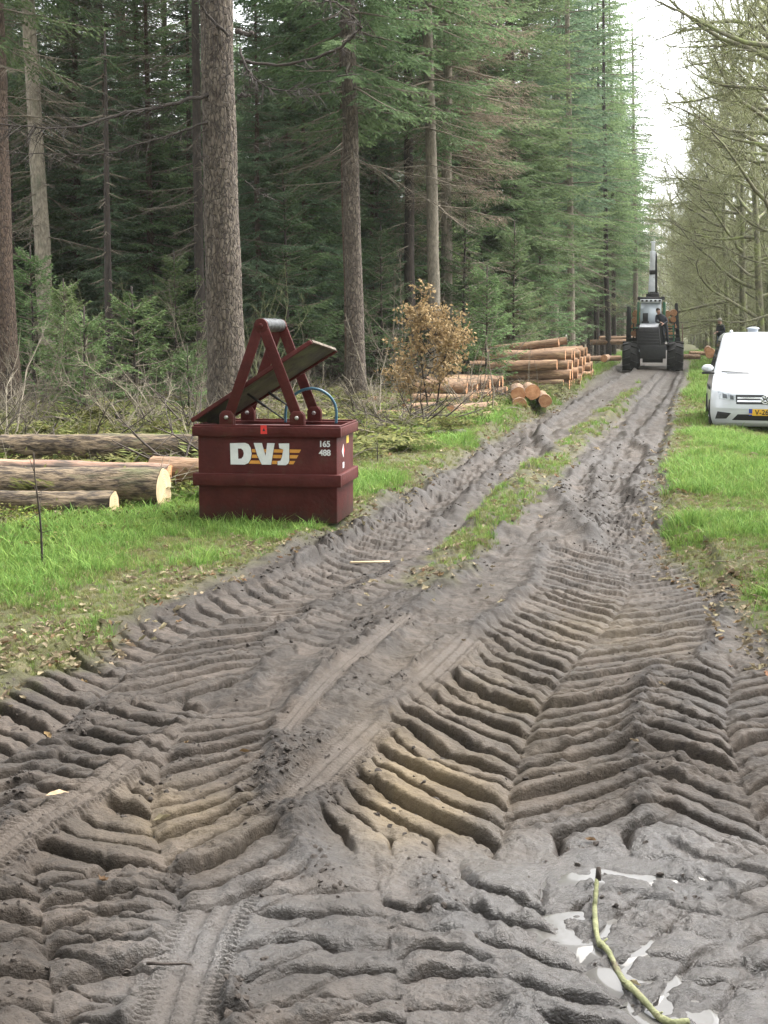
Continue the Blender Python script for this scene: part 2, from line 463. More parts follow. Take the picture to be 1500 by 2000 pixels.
# puddle basins: x, y, rx, ry, rot, depth
def basin(X, Y, px, py, rx, ry, rot=0.0):
    c = G(px, py); ca, sa = math.cos(rot), math.sin(rot)
    dx, dy = X - c.x, Y - c.y
    return np.exp(-(((dx * ca + dy * sa) / rx) ** 2 + ((-dx * sa + dy * ca) / ry) ** 2))

def mud_height(X, Y):
    z = terrain(X, Y)
    rm = road_mask(X, Y)
    near = 1 - sst(16, 30, Y)
    # general roughness of churned mud
    z = z - 0.035 * rm
    z = z + rm * (0.035 * fbm(X * .9, Y * .9, 3, 31) + 0.020 * fbm(X * 3.3, Y * 3.3, 4, 32) + .008 * fbm(X * 11, Y * 11, 3, 33) * (1 - sst(10, 16, Y)))
    chn = sst(9, 12, Y) * (1 - sst(40, 60, Y)) * rm
    z = z + chn * .055 * (np.abs(fbm((X - road_x(Y)) * 3.2, Y * 1.1, 4, 35)) - .15) * 1.6
    med = median_mask(X, Y)
    z = z + 0.05 * med * rm
    clod = np.zeros_like(X); groove = np.zeros_like(X)
    def lug(*a, **k):
        nonlocal z, clod, groove
        z, m, b, s = lug_track(z, X, Y, *a, **k)
        clod = clod * (1 - m * .8) + b
        groove = groove * (1 - m) + m * (1 - sst(.05, .17, np.minimum(s, 1 - s)))
        return m
    # wheel ruts of the far road (no lugs readable): winding double lines
    for pts, hw, dep, sd in (
        ([(700, 1105), (860, 985), (960, 915), (1018, 880), (1000, 845), (1055, 805), (1130, 765), (1205, 728), (1240, 712)], .36, .10, 41),
        ([(640, 1080), (800, 985), (910, 905), (985, 850), (1080, 795), (1165, 748), (1225, 718)], .30, .07, 42),
        ([(1215, 1010), (1180, 965), (1170, 930), (1215, 880), (1195, 850), (1235, 810), (1282, 762), (1310, 722)], .32, .11, 43),
        ([(1255, 1060), (1240, 960), (1232, 905), (1262, 850), (1278, 800), (1300, 760), (1325, 720)], .30, .06, 44)):
        t = Track(pts); u, v = t.uv(X, Y); e = t.ends(Y, 1.5)
        wv = v + .06 * fbm(X * 1.5, Y * 1.1, 3, sd)
        fl = sst(hw + .07, hw - .07, np.abs(wv)) * e
        z = z - dep * fl * (0.75 + .5 * fbm(X * 1.2, Y * .7, 2, sd + 3))
        # shallow bars printed in the rut
        z = z + fl * .045 * ridge_profile(((u - .9 * np.abs(v) + .10 * fbm(X * 2, Y * 2, 2, sd + 9)) / np.where(Y < 14, .24, .42)) % 1.0) * (1 - sst(28, 36, Y)) * sst(-.5, .1, fbm(X * 1.1, Y * .7, 3, sd + 11))
        bb = np.exp(-((np.abs(wv) - hw - .10) / .09) ** 2) * e
        z = z + .075 * bb * (.45 + 1.1 * fbm(X * 2.6, Y * 2.0, 3, sd + 6))
        clod = clod + bb * 1.3 + fl * .45 * sst(-.2, .3, fbm(X * 1.4, Y * .6, 3, sd + 14))
    # --- readable tyre prints, oldest first
    ta = Track([(-160, 1580), (-30, 1480), (80, 1415), (180, 1345), (262, 1275), (400, 1205), (545, 1155), (690, 1105), (830, 1020)])
    lug(ta, .42, .66, .205, .052, .085, tan=1.0, seed=101, broken=.14, pw=1.4)
    tm = Track([(640, 1250), (700, 1190), (790, 1130), (880, 1080)])
    lug(tm, .30, .26, .2, .03, .05, tan=.9, seed=111, broken=.55)
    te = Track([(975, 1600), (1000, 1500), (1022, 1430), (1058, 1352), (1108, 1282), (1162, 1222), (1205, 1172), (1232, 1115), (1228, 1055)])
    lug(te, .62, .60, .185, .058, .10, tan=1.18, seed=121, broken=.12, pw=1.4)
    td = Track([(1560, 1700), (1500, 1610), (1470, 1550), (1440, 1470), (1420, 1400), (1425, 1330), (1440, 1280)])
    lug(td, .34, .40, .20, .05, .075, tan=1.0, seed=131, broken=.2, strength=.9)
    tb = Track([(420, 2010), (385, 1860), (350, 1735), (318, 1635), (294, 1545), (330, 1440), (405, 1350)])
    lug(tb, .44, .40, .178, .050, .085, tan=.92, seed=141, broken=.12, pw=1.4)
    # soft sloshed foreground
    f1 = Track([(120, 2080), (100, 1900), (80, 1760), (70, 1690)])
    lug(f1, .38, .36, .185, .044, .05, tan=.22, seed=151, broken=.35, strength=.9, wm=2.0)
    f2 = Track([(800, 2120), (790, 1950), (760, 1800), (740, 1700)])
    lug(f2, .36, .46, .17, .036, .05, tan=-.12, seed=161, broken=.62, strength=.9, wm=3.2)
    f3 = Track([(1330, 2080), (1262, 1960), (1170, 1860), (1075, 1745), (1040, 1700)])
    lug(f3, .24, .40, .215, .046, .075, tan=.95, seed=171, broken=.25, strength=.95, wm=1.6)
    f4 = Track([(1500, 1900), (1430, 1790), (1390, 1700), (1350, 1640)])
    lug(f4, .30, .34, .19, .034, .045, tan=.4, seed=181, broken=.5, strength=.75, wm=2.2)
    # churned strip between the two big prints
    ch = Track([(560, 1560), (600, 1420), (690, 1270), (800, 1160), (900, 1090)])
    u, v = ch.uv(X, Y)
    cm = (1 - sst(.10, .26, np.abs(v))) * ch.ends(Y)
    z = z + cm * (.035 * np.abs(fbm(X * 7, Y * 7, 4, 61)) + .02)
    clod = clod + cm * .55
    # narrow smooth car tyre prints on top
    tc = Track([(300, 2080), (335, 1990), (400, 1800), (468, 1690), (560, 1575), (650, 1480), (740, 1395), (850, 1300), (925, 1228)])
    z, m1 = car_track(z, X, Y, tc, .105, .035, 71)
    tc2 = Track([(-60, 1700), (60, 1605), (200, 1520), (300, 1445), (420, 1380)])
    z, m2 = car_track(z, X, Y, tc2, .085, .02, 75)
    tc3 = Track([(560, 1420), (640, 1330), (730, 1255), (800, 1200)])
    z, m3 = car_track(z, X, Y, tc3, .06, .01, 78)
    ctm = np.maximum(m1, np.maximum(m2, m3))
    clod = clod * (1 - ctm)
    # slumped wet hollow around the stick and above it
    wet = (basin(X, Y, 1190, 1650, .62, .28) + .9 * basin(X, Y, 1230, 1830, .45, .7) + .7 * basin(X, Y, 430, 1800, .20, .6, -.35) + .5 * basin(X, Y, 800, 1850, .6, .6) + .5 * basin(X, Y, 1400, 1950, .5, .4))
    flat = basin(X, Y, 1160, 1655, .42, .16, .15)
    z = z * (1 - .75 * flat) + (-.045) * .75 * flat
    z = z - .035 * basin(X, Y, 1260, 1860, .40, .75, .3)
    # crumbly surface detail
    det = (1 - sst(9, 15, Y)) * rm * (1 - .7 * ctm)
    cr = fbm(X * 5, Y * 5, 3, 201)
    lumps = np.clip(fbm(X * 26, Y * 26, 3, 202), 0, 1)
    z = z + det * (.018 * lumps * sst(.05, .45, cr + .7 * np.clip(clod, 0, 1) - .1) + .0035 * fbm(X * 40, Y * 40, 2, 203) + .010 * np.clip(clod, 0, 1) * np.abs(fbm(X * 17, Y * 17, 3, 204)))
    gr_ = np.clip(groove, 0, 1)
    z = z + det * (1 - .8 * sst(5.5, 8.5, Y)) * gr_ * (.016 * np.clip(fbm(X * 19, Y * 19, 3, 206) + .05, 0, 1) - .012) + det * (.003 + .012 * sst(.05, .4, cr + .15)) * fbm(X * 21, Y * 21, 3, 207)
    # grassy humps outside the road
    z = z + (1 - rm) * .012 * fbm(X * 5, Y * 5, 3, 205) * near
    sand = .95 * basin(X, Y, 830, 1500, .20, .62, .18) + .75 * basin(X, Y, 760, 1590, .12, .3) + .45 * basin(X, Y, 340, 1560, .3, .4, .2) + .35 * basin(X, Y, 1190, 1200, .5, .9) + .25 * basin(X, Y, 950, 1350, .5, 1.2)
    sand = np.clip(sand * (1 + .8 * fbm(X * 5, Y * 5, 4, 211)), 0, 1)
    wet = np.clip(wet * (1 + .7 * fbm(X * 4, Y * 4, 4, 213)), 0, 1)
    return z, rm, med, np.clip(clod, 0, 1), groove, sand, wet, ctm

def geo_rows():
    ys = [2.6]
    while ys[-1] < 11.5: ys.append(ys[-1] + ys[-1] ** 2 / (1434 * H_CAM) * .62)
    while ys[-1] < 90: ys.append(ys[-1] + max(ys[-1] ** 2 / (1434 * H_CAM) * .75, .05))
    while ys[-1] < 900: ys.append(ys[-1] * 1.08)
    return np.array(ys)
rows = geo_rows()
cols = np.concatenate([np.linspace(-.62, -.29, 70, endpoint=False), np.linspace(-.29, .29, 510), np.linspace(.29, .62, 71)[1:]])
GY, GS = np.meshgrid(rows, cols, indexing='ij')
GX = GY * GS
GZ, g_road, g_med, g_clod, g_groove, g_sand, g_wet, g_ct = mud_height(GX.ravel(), GY.ravel())
NR, NC = GY.shape
V = np.column_stack([GX.ravel(), GY.ravel(), GZ])
a = (np.arange(NR - 1)[:, None] * NC + np.arange(NC - 1)[None]).ravel()
quads = np.stack([a, a + 1, a + NC + 1, a + NC], 1)
lo_f = (grass_l(GY.ravel()) - GX.ravel() + .35 * fbm(GX.ravel() * .9, GY.ravel() * .9, 3, 77))
g_floor = sst(-.25, .35, lo_f) + sst(6.0, 8.0, GX.ravel() - r_edge(GY.ravel()))
g_floor = np.clip(g_floor, 0, 1)
attrs_all = {'road': g_road, 'median': g_med, 'clod': g_clod, 'groove': g_groove, 'sand': g_sand, 'wet': g_wet, 'forest': g_floor, 'print': g_ct}

def ground_material():
    m = bpy.data.materials.new('earth'); m.use_nodes = True
    N, L = nt(m); b = N['Principled BSDF']; b.inputs['Specular IOR Level'].default_value = .25
    tc = N.new('ShaderNodeTexCoord')
    def att(n):
        a = N.new('ShaderNodeAttribute'); a.attribute_name = n; return a.outputs['Fac']
    def noise(scale, detail=6, rough=.6):
        n = N.new('ShaderNodeTexNoise'); n.inputs['Scale'].default_value = scale; n.inputs['Detail'].default_value = detail; n.inputs['Roughness'].default_value = rough
        L.new(tc.outputs['Object'], n.inputs['Vector']); return n.outputs[0]
    def ramp(x, stops):
        r = N.new('ShaderNodeValToRGB'); e = r.color_ramp.elements
        while len(e) < len(stops): e.new(.5)
        for q, (p, c) in zip(e, stops): q.position = p; q.color = (*c, 1)
        L.new(x, r.inputs[0]); return r.outputs[0]
    def mix(f, A, B):
        x = N.new('ShaderNodeMix'); x.data_type = 'RGBA'
        L.new(f, x.inputs[0]) if not isinstance(f, float) else setattr(x.inputs[0], 'default_value', f)
        for i, c in ((6, A), (7, B)):
            if isinstance(c, tuple): x.inputs[i].default_value = (*c, 1)
            else: L.new(c, x.inputs[i])
        return x.outputs[2]
    def mul(A, B):
        x = N.new('ShaderNodeMath'); x.operation = 'MULTIPLY'
        for i, c in ((0, A), (1, B)):
            if isinstance(c, float): x.inputs[i].default_value = c
            else: L.new(c, x.inputs[i])
        return x.outputs[0]
    def rng(x, a0, a1, b0=0., b1=1.):
        r = N.new('ShaderNodeMapRange'); r.inputs[1].default_value = a0; r.inputs[2].default_value = a1; r.inputs[3].default_value = b0; r.inputs[4].default_value = b1
        L.new(x, r.inputs[0]); return r.outputs[0]
    mud = ramp(noise(2.2, 8, .7), [(.30, (.018, .0130, .0093)), (.46, (.041, .0314, .0236)), (.66, (.083, .0645, .0505))])
    fine = noise(75, 8, .75)
    mud = mix(mul(rng(noise(12, 8, .7), .48, .62), .7), mud, (.020, .0155, .012))
    mud = mix(rng(fine, .55, .68), mud, (.012, .009, .007))
    mud = mix(mul(att('sand'), .85), mud, ramp(noise(9, 6), [(.3, (.105, .077, .044)), (.7, (.190, .144, .084))]))
    dark = ramp(noise(30, 6), [(.35, (.013, .0095, .007)), (.7, (.034, .026, .020))])
    mud = mix(mul(att('print'), .5), mud, (.078, .0625, .0505))
    mud = mix(mul(att('clod'), rng(noise(11, 6, .7), .30, .5)), mud, dark)
    mud = mix(mul(att('wet'), .55), mud, (.036, .031, .028))
    soil = ramp(noise(7, 8, .7), [(.3, (.040, .032, .018)), (.5, (.062, .064, .024)), (.7, (.115, .098, .055))])
    litter = ramp(noise(5, 10, .75), [(.28, (.035, .026, .018)), (.45, (.085, .060, .038)), (.6, (.07, .075, .03)), (.75, (.16, .12, .075))])
    gcol = mix(att('forest'), soil, litter)
    med = mul(att('median'), rng(noise(3.5, 5), .35, .55))
    road = N.new('ShaderNodeMath'); road.operation = 'SUBTRACT'; L.new(att('road'), road.inputs[0]); L.new(med, road.inputs[1]); road.use_clamp = True
    L.new(mix(road.outputs[0], gcol, mud), b.inputs['Base Color'])
    ro = rng(noise(3, 5), .3, .7, .48, .74)
    r2 = N.new('ShaderNodeMix'); r2.data_type = 'FLOAT'
    L.new(att('wet'), r2.inputs[0]); L.new(ro, r2.inputs[2]); r2.inputs[3].default_value = .22
    r3 = N.new('ShaderNodeMix'); r3.data_type = 'FLOAT'
    L.new(road.outputs[0], r3.inputs[0]); r3.inputs[2].default_value = .9; L.new(r2.outputs[0], r3.inputs[3])
    L.new(r3.outputs[0], b.inputs['Roughness'])
    L.new(rng(att('wet'), 0., 1., .25, .85), b.inputs['Specular IOR Level'])
    bp = N.new('ShaderNodeBump'); bp.inputs['Distance'].default_value = .016; bp.inputs['Strength'].default_value = .8
    ad = N.new('ShaderNodeMath'); ad.operation = 'ADD'
    L.new(noise(55, 7, .65), ad.inputs[0]); L.new(mul(noise(170, 3), .35), ad.inputs[1])
    L.new(ad.outputs[0], bp.inputs['Height']); L.new(bp.outputs[0], b.inputs['Normal'])
    return m
M_EARTH = ground_material()
def sub_ground(name, sel):
    q = quads[sel]
    used = np.unique(q)
    remap = np.zeros(len(V), np.int32); remap[used] = np.arange(len(used))
    me = new_mesh(name, V[used], [remap[q]], M_EARTH, True, attrs={k: v[used] for k, v in attrs_all.items()})
    return link(name, me, kind='structure')
fr = g_road[quads].mean(1) > .5
fl = (g_floor[quads].mean(1) > .5) & ~fr
sub_ground('mud_road', fr)
sub_ground('forest_floor', fl)
sub_ground('grass_verge', ~fr & ~fl)
# the land goes on beyond the fan that the camera can see, to the sides and behind
side = MB()
side.add([[-900, -200, -.5], [900, -200, -.5], [900, 900, -.5], [-900, 900, -.5]], None, [[0, 1, 2, 3]])
M_FAR = mat('far_earth', (.06, .05, .03), (.08, .09, .035), 3, .9)
o = side.build('ground', M_FAR, kind='structure')

# fast lookup of the true surface
def surf_z(x, y):
    x = np.atleast_1d(np.asarray(x, float)); y = np.atleast_1d(np.asarray(y, float))
    r = np.clip(np.interp(y, rows, np.arange(NR)), 0, NR - 1.001); c = np.clip(np.interp(x / y, cols, np.arange(NC)), 0, NC - 1.001)
    ri, ci = r.astype(int), c.astype(int); fr_, fc = r - ri, c - ci
    Z = GZ.reshape(NR, NC)
    return (Z[ri, ci] * (1 - fc) + Z[ri, ci + 1] * fc) * (1 - fr_) + (Z[ri + 1, ci] * (1 - fc) + Z[ri + 1, ci + 1] * fc) * fr_
def sz(x, y): return float(surf_z(x, y)[0])

# puddles: still water standing in the deepest hollows
M_WATER = bpy.data.materials.new('puddle_water'); M_WATER.use_nodes = True
_b = M_WATER.node_tree.nodes['Principled BSDF']
_b.inputs['Base Color'].default_value = (.10, .095, .088, 1); _b.inputs['Roughness'].default_value = .04; _b.inputs['IOR'].default_value = 1.33
_b.inputs['Specular IOR Level'].default_value = .62
_N, _L = nt(M_WATER)
_z = _N.new('ShaderNodeTexNoise'); _z.inputs['Scale'].default_value = 28; _p = _N.new('ShaderNodeBump'); _p.inputs['Strength'].default_value = .05; _p.inputs['Distance'].default_value = .01
_c = _N.new('ShaderNodeTexCoord'); _L.new(_c.outputs['Object'], _z.inputs['Vector']); _L.new(_z.outputs[0], _p.inputs['Height']); _L.new(_p.outputs[0], _b.inputs['Normal'])
def puddle_sheet(pix, level):
    P = [G(*p, level) for p in pix]
    b = MB(); c = np.mean([tuple(p) for p in P], 0)
    n = len(P)
    b.add([tuple(p) for p in P] + [tuple(c)], [[n, i, (i + 1) % n] for i in range(n)])
    return b.build('water', M_WATER, kind='structure')

WET_USED = np.zeros(len(quads), bool)
def puddle(px, py, rx, ry, rot, frac):
    """water lying in the deepest part of a hollow: it ends where the mud rises through it"""
    X, Y, Z = GX.ravel(), GY.ravel(), GZ
    c = G(px, py); ca, sa = math.cos(rot), math.sin(rot)
    dx, dy = X - c.x, Y - c.y
    r = ((dx * ca + dy * sa) / rx) ** 2 + ((-dx * sa + dy * ca) / ry) ** 2
    level = np.quantile(Z[r < 1], frac)
    lev = level + .006 - .040 * np.clip(r - .55, 0, None)
    inside = (r[quads].min(1) < 2.2) & ((Z - lev)[quads].min(1) < 0) & ~WET_USED
    WET_USED[inside] = True
    q = quads[inside]; used = np.unique(q); remap = np.zeros(len(Z), np.int32); remap[used] = np.arange(len(used))
    P = np.column_stack([X[used], Y[used], lev[used]])
    return link('water', new_mesh('water', P, [remap[q]], M_WATER, True), kind='structure')
# ================================================================== VEGETATION
RNG = np.random.default_rng(11)
def unit(v):
    v = np.asarray(v, float)
    return v / (np.linalg.norm(v, axis=-1, keepdims=True) + 1e-12)

M_BARK_GREY = mat('bark_grey', (.050, .037, .028), (.165, .134, .100), 15, .92, 1.0, 38, stretch=(1.5, 1.5, .45), obj_random=.12, c3=(.060, .040, .030), s3=5.0, t3=(.52, .66), ramp=(.38, .62), plates=17)
M_BARK_BROWN = mat('bark_brown', (.052, .033, .023), (.135, .090, .062), 18, .92, .9, 36, stretch=(1.4, 1.4, .5), obj_random=.2, plates=18, c3=(.06, .065, .04), s3=1.0, t3=(.58, .75))
M_BARK_PALE = mat('bark_pale', (.120, .102, .078), (.290, .250, .190), 16, .9, .8, 34, stretch=(1.3, 1.3, .5), obj_random=.2, c3=(.085, .095, .060), s3=1.2, t3=(.54, .7))
M_BARK_DARK = mat('bark_dark', (.022, .016, .013), (.055, .041, .032), 12, .9, .7, 26, stretch=(1.4, 1.4, .5), obj_random=.2)
M_DEADWOOD = mat('dead_twigs', (.085, .070, .050), (.180, .150, .110), 20, .9, obj_random=.2)
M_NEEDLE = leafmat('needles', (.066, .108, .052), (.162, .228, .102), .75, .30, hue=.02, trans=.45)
M_NEEDLE_BLUE = leafmat('needles_blue', (.060, .098, .060), (.148, .212, .122), .75, .25, hue=.015, trans=.45)
M_NEEDLE_YOUNG = leafmat('needles_young', (.060, .100, .040), (.165, .230, .092), .75, .25, hue=.015, trans=.3)
M_LARCH = leafmat('larch_twigs', (.120, .098, .068), (.270, .228, .168), .9, .15, hue=.01, trans=.3)

def bough(L, rng, step=.15, droop=.28, size=.17, width=.05, hang=.25, bare=.15):
    """one conifer bough along +x: wood segments and needle kites"""
    ns = 6
    t = np.linspace(0, 1, ns)
    wig = np.cumsum(rng.normal(0, .03, ns)) * L * .4
    A = np.column_stack([L * t, wig, L * (-droop * t ** 1.5 + .16 * t ** 3)])
    def axis(s):
        return np.column_stack([np.interp(s, t, A[:, i]) for i in range(3)])
    n = max(4, int(L / step))
    s = np.repeat(np.linspace(bare, .98, n), 2) + rng.uniform(-.02, .02, 2 * n)
    sd = np.tile([1., -1.], n)
    l = np.minimum(.95, .40 * L) * np.clip(1.05 - s ** 1.6, .12, 1) * rng.uniform(.6, 1.15, 2 * n)
    fw = rng.uniform(.55, .95, 2 * n)
    D = unit(np.column_stack([fw, sd * rng.uniform(.6, 1., 2 * n), -hang + rng.normal(0, .16, 2 * n)]))
    P0 = axis(s); P1 = P0 + D * l[:, None]; P1[:, 2] -= .18 * l
    k = np.maximum(2, (l / (size * .52)).astype(int))
    idx = np.repeat(np.arange(2 * n), k)
    off = np.concatenate([np.linspace(.12, 1, q) for q in k])
    R = P0[idx] + (P1 - P0)[idx] * off[:, None]
    # needles sprays both sides of each twig
    R = np.repeat(R, 2, 0); dd = np.repeat(D[idx], 2, 0); m = len(R)
    sgn = np.tile([1., -1.], m // 2)
    side = unit(np.cross(dd, [0, 0, 1.0]))
    kd = unit(dd * rng.uniform(.6, 1.2, m)[:, None] + side * (sgn * rng.uniform(.3, .9, m))[:, None] + np.column_stack([rng.normal(0, .15, m), rng.normal(0, .15, m), rng.normal(-.22, .22, m)]))
    rnd = rng.normal(0, 1, (m, 3))
    N = unit(np.cross(kd, unit(np.array([0, 0, 1.0]) + .55 * rnd)))
    kl = size * rng.uniform(.6, 1.2, m); kw = width * rng.uniform(.6, 1.2, m)
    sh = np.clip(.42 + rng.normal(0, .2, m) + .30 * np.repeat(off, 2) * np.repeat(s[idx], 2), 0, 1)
    return dict(A=A, P0=P0, P1=P1, kP=R, kD=kd, kL=kl, kW=kw, kN=N, sh=sh, L=L)

def place(B, pos, az, pitch, sc, rng):
    ca, sa, cp, sp = math.cos(az), math.sin(az), math.cos(pitch), math.sin(pitch)
    M = np.array([[ca * cp, -sa, -ca * sp], [sa * cp, ca, -sa * sp], [sp, 0, cp]])
    f = lambda p: (p * sc) @ M.T + pos
    g = lambda d: d @ M.T
    return f, g

TEMPL = {}
def templates(key, **k):
    if key not in TEMPL:
        r = np.random.default_rng(len(TEMPL) + 50)
        TEMPL[key] = [bough(L, r, **k) for L in (1.0, 1.0, 1.7, 1.7, 2.6, 2.6, 3.6, 3.6)]
    return TEMPL[key]

def trunk_mesh(name, H, r, mat_, rng, sides=12, lean=0.0, taper=.85, flare=1.35, rough=.05, bend=.12, step=1.0, top_r=.02):
    m = int(H / step) + 2
    z = np.linspace(0, 1, m) ** 1.15 * H
    wx = np.cumsum(rng.normal(0, bend * .12, m)); wy = np.cumsum(rng.normal(0, bend * .12, m))
    wx -= wx[0]; wy -= wy[0]
    rad = r * (1 - taper * (z / H) ** 1.1) * (1 + (flare - 1) * np.exp(-z / .45))
    rad = np.maximum(rad, top_r)
    z = z.copy(); z[0] = -.25
    b = MB(); b.tube(np.column_stack([wx + lean * z, wy, z]), rad, sides, wob=rough, rng=rng)
    return b.mesh(name, mat_, True), (lambda h: np.array([np.interp(h, z, wx) + lean * h, np.interp(h, z, wy), h])), (lambda h: float(np.interp(h, z, rad)))

def conifer(seed, H, r, base, Rmax, bark, needles, key='spruce', tk=None, whorl=.42, per=(4, 6), dead_from=None, profile=1.0, lean=0.0, base_pitch=-.10, dead_n=5, sides=12):
    """-> list of (part name, mesh)"""
    rng = np.random.default_rng(seed)
    tm, at, rad = trunk_mesh('trunk', H, r, bark, rng, sides, lean)
    T = templates(key, **(tk or {}))
    lf, wd = MB(), MB()
    z = base
    while z < H - .3:
        f = (z - base) / (H - base)
        R = Rmax * (min(1, .55 + f * 3.0)) * (1 - f) ** (.75 * profile) + .25
        n = rng.integers(per[0], per[1] + 1)
        a0 = rng.uniform(0, 6.28)
        for i in range(n):
            L = R * rng.uniform(.65, 1.1)
            q = T[min(7, 2 * int(np.searchsorted([1.3, 2.1, 3.1], L)) + rng.integers(0, 2))]
            sc = L / q['L']
            az = a0 + i * 6.283 / n + rng.normal(0, .25)
            pt = base_pitch + .55 * f + rng.normal(0, .10)
            p = at(z + rng.uniform(-.15, .15))
            F, g = place(q, p, az, pt, sc, rng)
            ks = min(1.25, max(.8, sc)) / sc
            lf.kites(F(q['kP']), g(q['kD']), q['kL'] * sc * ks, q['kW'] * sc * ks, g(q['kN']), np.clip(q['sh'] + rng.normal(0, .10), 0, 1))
            A = F(q['A'])
            wd.segs(A[:-1], A[1:], np.linspace(.016 + .008 * L, .006, len(A) - 1), np.linspace(.016 + .008 * L, .004, len(A))[1:], 3)
        z += whorl * rng.uniform(.75, 1.25) * (1.0 if f < .6 else .8)
    if dead_from is not None:
        z = dead_from
        while z < base + .6:
            for i in range(dead_n):
                L = rng.uniform(.5, 1.0) * min(Rmax * .8, 2.6)
                q = T[min(7, 2 * int(np.searchsorted([1.3, 2.1, 3.1], L)) + rng.integers(0, 2))]
                F, g = place(q, at(z + rng.uniform(-.2, .2)), rng.uniform(0, 6.28), rng.normal(-.12, .12), L / q['L'], rng)
                A = F(q['A'])
                wd.segs(A[:-1], A[1:], np.linspace(.018, .006, len(A) - 1), np.linspace(.016, .004, len(A) - 1), 3)
                sel = rng.random(len(q['P0'])) < .7
                wd.segs(F(q['P0'][sel]), F(q['P1'][sel]), .006, .002, 3)
            z += rng.uniform(.35, .7)
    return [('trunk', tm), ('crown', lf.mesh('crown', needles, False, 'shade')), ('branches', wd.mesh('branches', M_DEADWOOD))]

def plant_tree(name, label, cat, parts, x, y, rot, sc=1.0, group=None, z=None, tilt=None):
    t = thing(name, label, cat, (x, y, (sz(x, y) if z is None else z) - .05), rot, group)
    t.scale = (sc, sc, sc * (1.0))
    if tilt: t.rotation_euler = (tilt[0], tilt[1], rot)
    for n, me in parts:
        o = link(n, me, t)
        if n == 'crown': o['kind'] = 'stuff'
        if n == 'branches': o['kind'] = 'stuff'
    return t

# kinds of conifer (shared meshes)
SPRUCE = [conifer(1, 25, .22, 2.2, 3.6, M_BARK_BROWN, M_NEEDLE, dead_from=1.0, dead_n=3),
          conifer(2, 28, .24, 5.0, 3.7, M_BARK_BROWN, M_NEEDLE, dead_from=1.2, dead_n=4),
          conifer(3, 22, .18, 3.2, 3.0, M_BARK_BROWN, M_NEEDLE_BLUE, dead_from=1.0, dead_n=4),
          conifer(4, 27, .22, 8.5, 3.4, M_BARK_PALE, M_NEEDLE_BLUE, dead_from=1.4, dead_n=4)]
YOUNG = [conifer(11, 4.2, .045, .25, 1.35, M_BARK_DARK, M_NEEDLE_YOUNG, key='young', tk=dict(step=.11, size=.13, width=.04, droop=.10, hang=.10), whorl=.26, per=(4, 6), base_pitch=.02, sides=7),
         conifer(12, 2.4, .03, .15, .95, M_BARK_DARK, M_NEEDLE_YOUNG, key='young', whorl=.22, per=(4, 5), base_pitch=.05, sides=7),
         conifer(13, 6.5, .07, .5, 1.8, M_BARK_DARK, M_NEEDLE, key='young', whorl=.34, per=(4, 6), base_pitch=.0, sides=7)]
LARCH = conifer(21, 24, .19, 5.5, 3.3, M_BARK_PALE, M_LARCH, key='larch', tk=dict(step=.13, size=.20, width=.014, droop=.20, hang=.35), dead_from=2.0, dead_n=5, whorl=.36)
SNAG = conifer(22, 17, .11, 15.5, 1.2, M_BARK_DARK, M_NEEDLE, dead_from=1.5, dead_n=5)

# --- big Douglas firs that show as single trunks
BIG = {}
def big_trunk(px_base, Y, w_px, px_top, label, bark, H=27, crown_base=12, name='conifer_tree', seed=0, rough=.03, sides=20, dead=6.5, needles=M_NEEDLE, Rmax=3.6, group=None, step=1.0, dead_n=3):
    """px_base: x pixel where the trunk meets the ground; px_top: its x pixel at the frame's top edge"""
    x = (px_base - 750) / F_PX * Y
    top = AT(px_top, 0, Y)
    lean = (top.x - x) / top.z
    rng = np.random.default_rng(300 + seed)
    r = .5 * w_px / F_PX * Y
    tm, at, rad = trunk_mesh('trunk', H, r, bark, rng, sides, lean, rough=rough, bend=.10, step=step, taper=.8)
    key = (H, round(crown_base), needles.name, round(lean * 40))
    if key not in BIG:
        BIG[key] = conifer(400 + seed, H, r, crown_base, Rmax, bark, needles, dead_from=dead, lean=lean, dead_n=dead_n, whorl=.60, per=(3, 5))
    parts = list(BIG[key])
    parts[0] = ('trunk', tm)
    t = plant_tree(name, label, 'tree', parts, x, Y, 0, group=group)
    return t, at, rad

def furrowed(t, at, amp=.012, seed=5, zmax=9.5):
    """replace the trunk by one whose bark plates are modelled"""
    tr = [c for c in t.children if c.name.startswith('trunk')][0]
    old = tr.data
    co = np.zeros(len(old.vertices) * 3, np.float32); old.vertices.foreach_get('co', co); co = co.reshape(-1, 3)
    return tr

T1, T1_at, T1_r = big_trunk(449, 26, 74, 431, 'thick grey brown fir trunk right behind the dark red container', M_BARK_GREY, H=30, crown_base=13, seed=1, dead=8.2, dead_n=2)
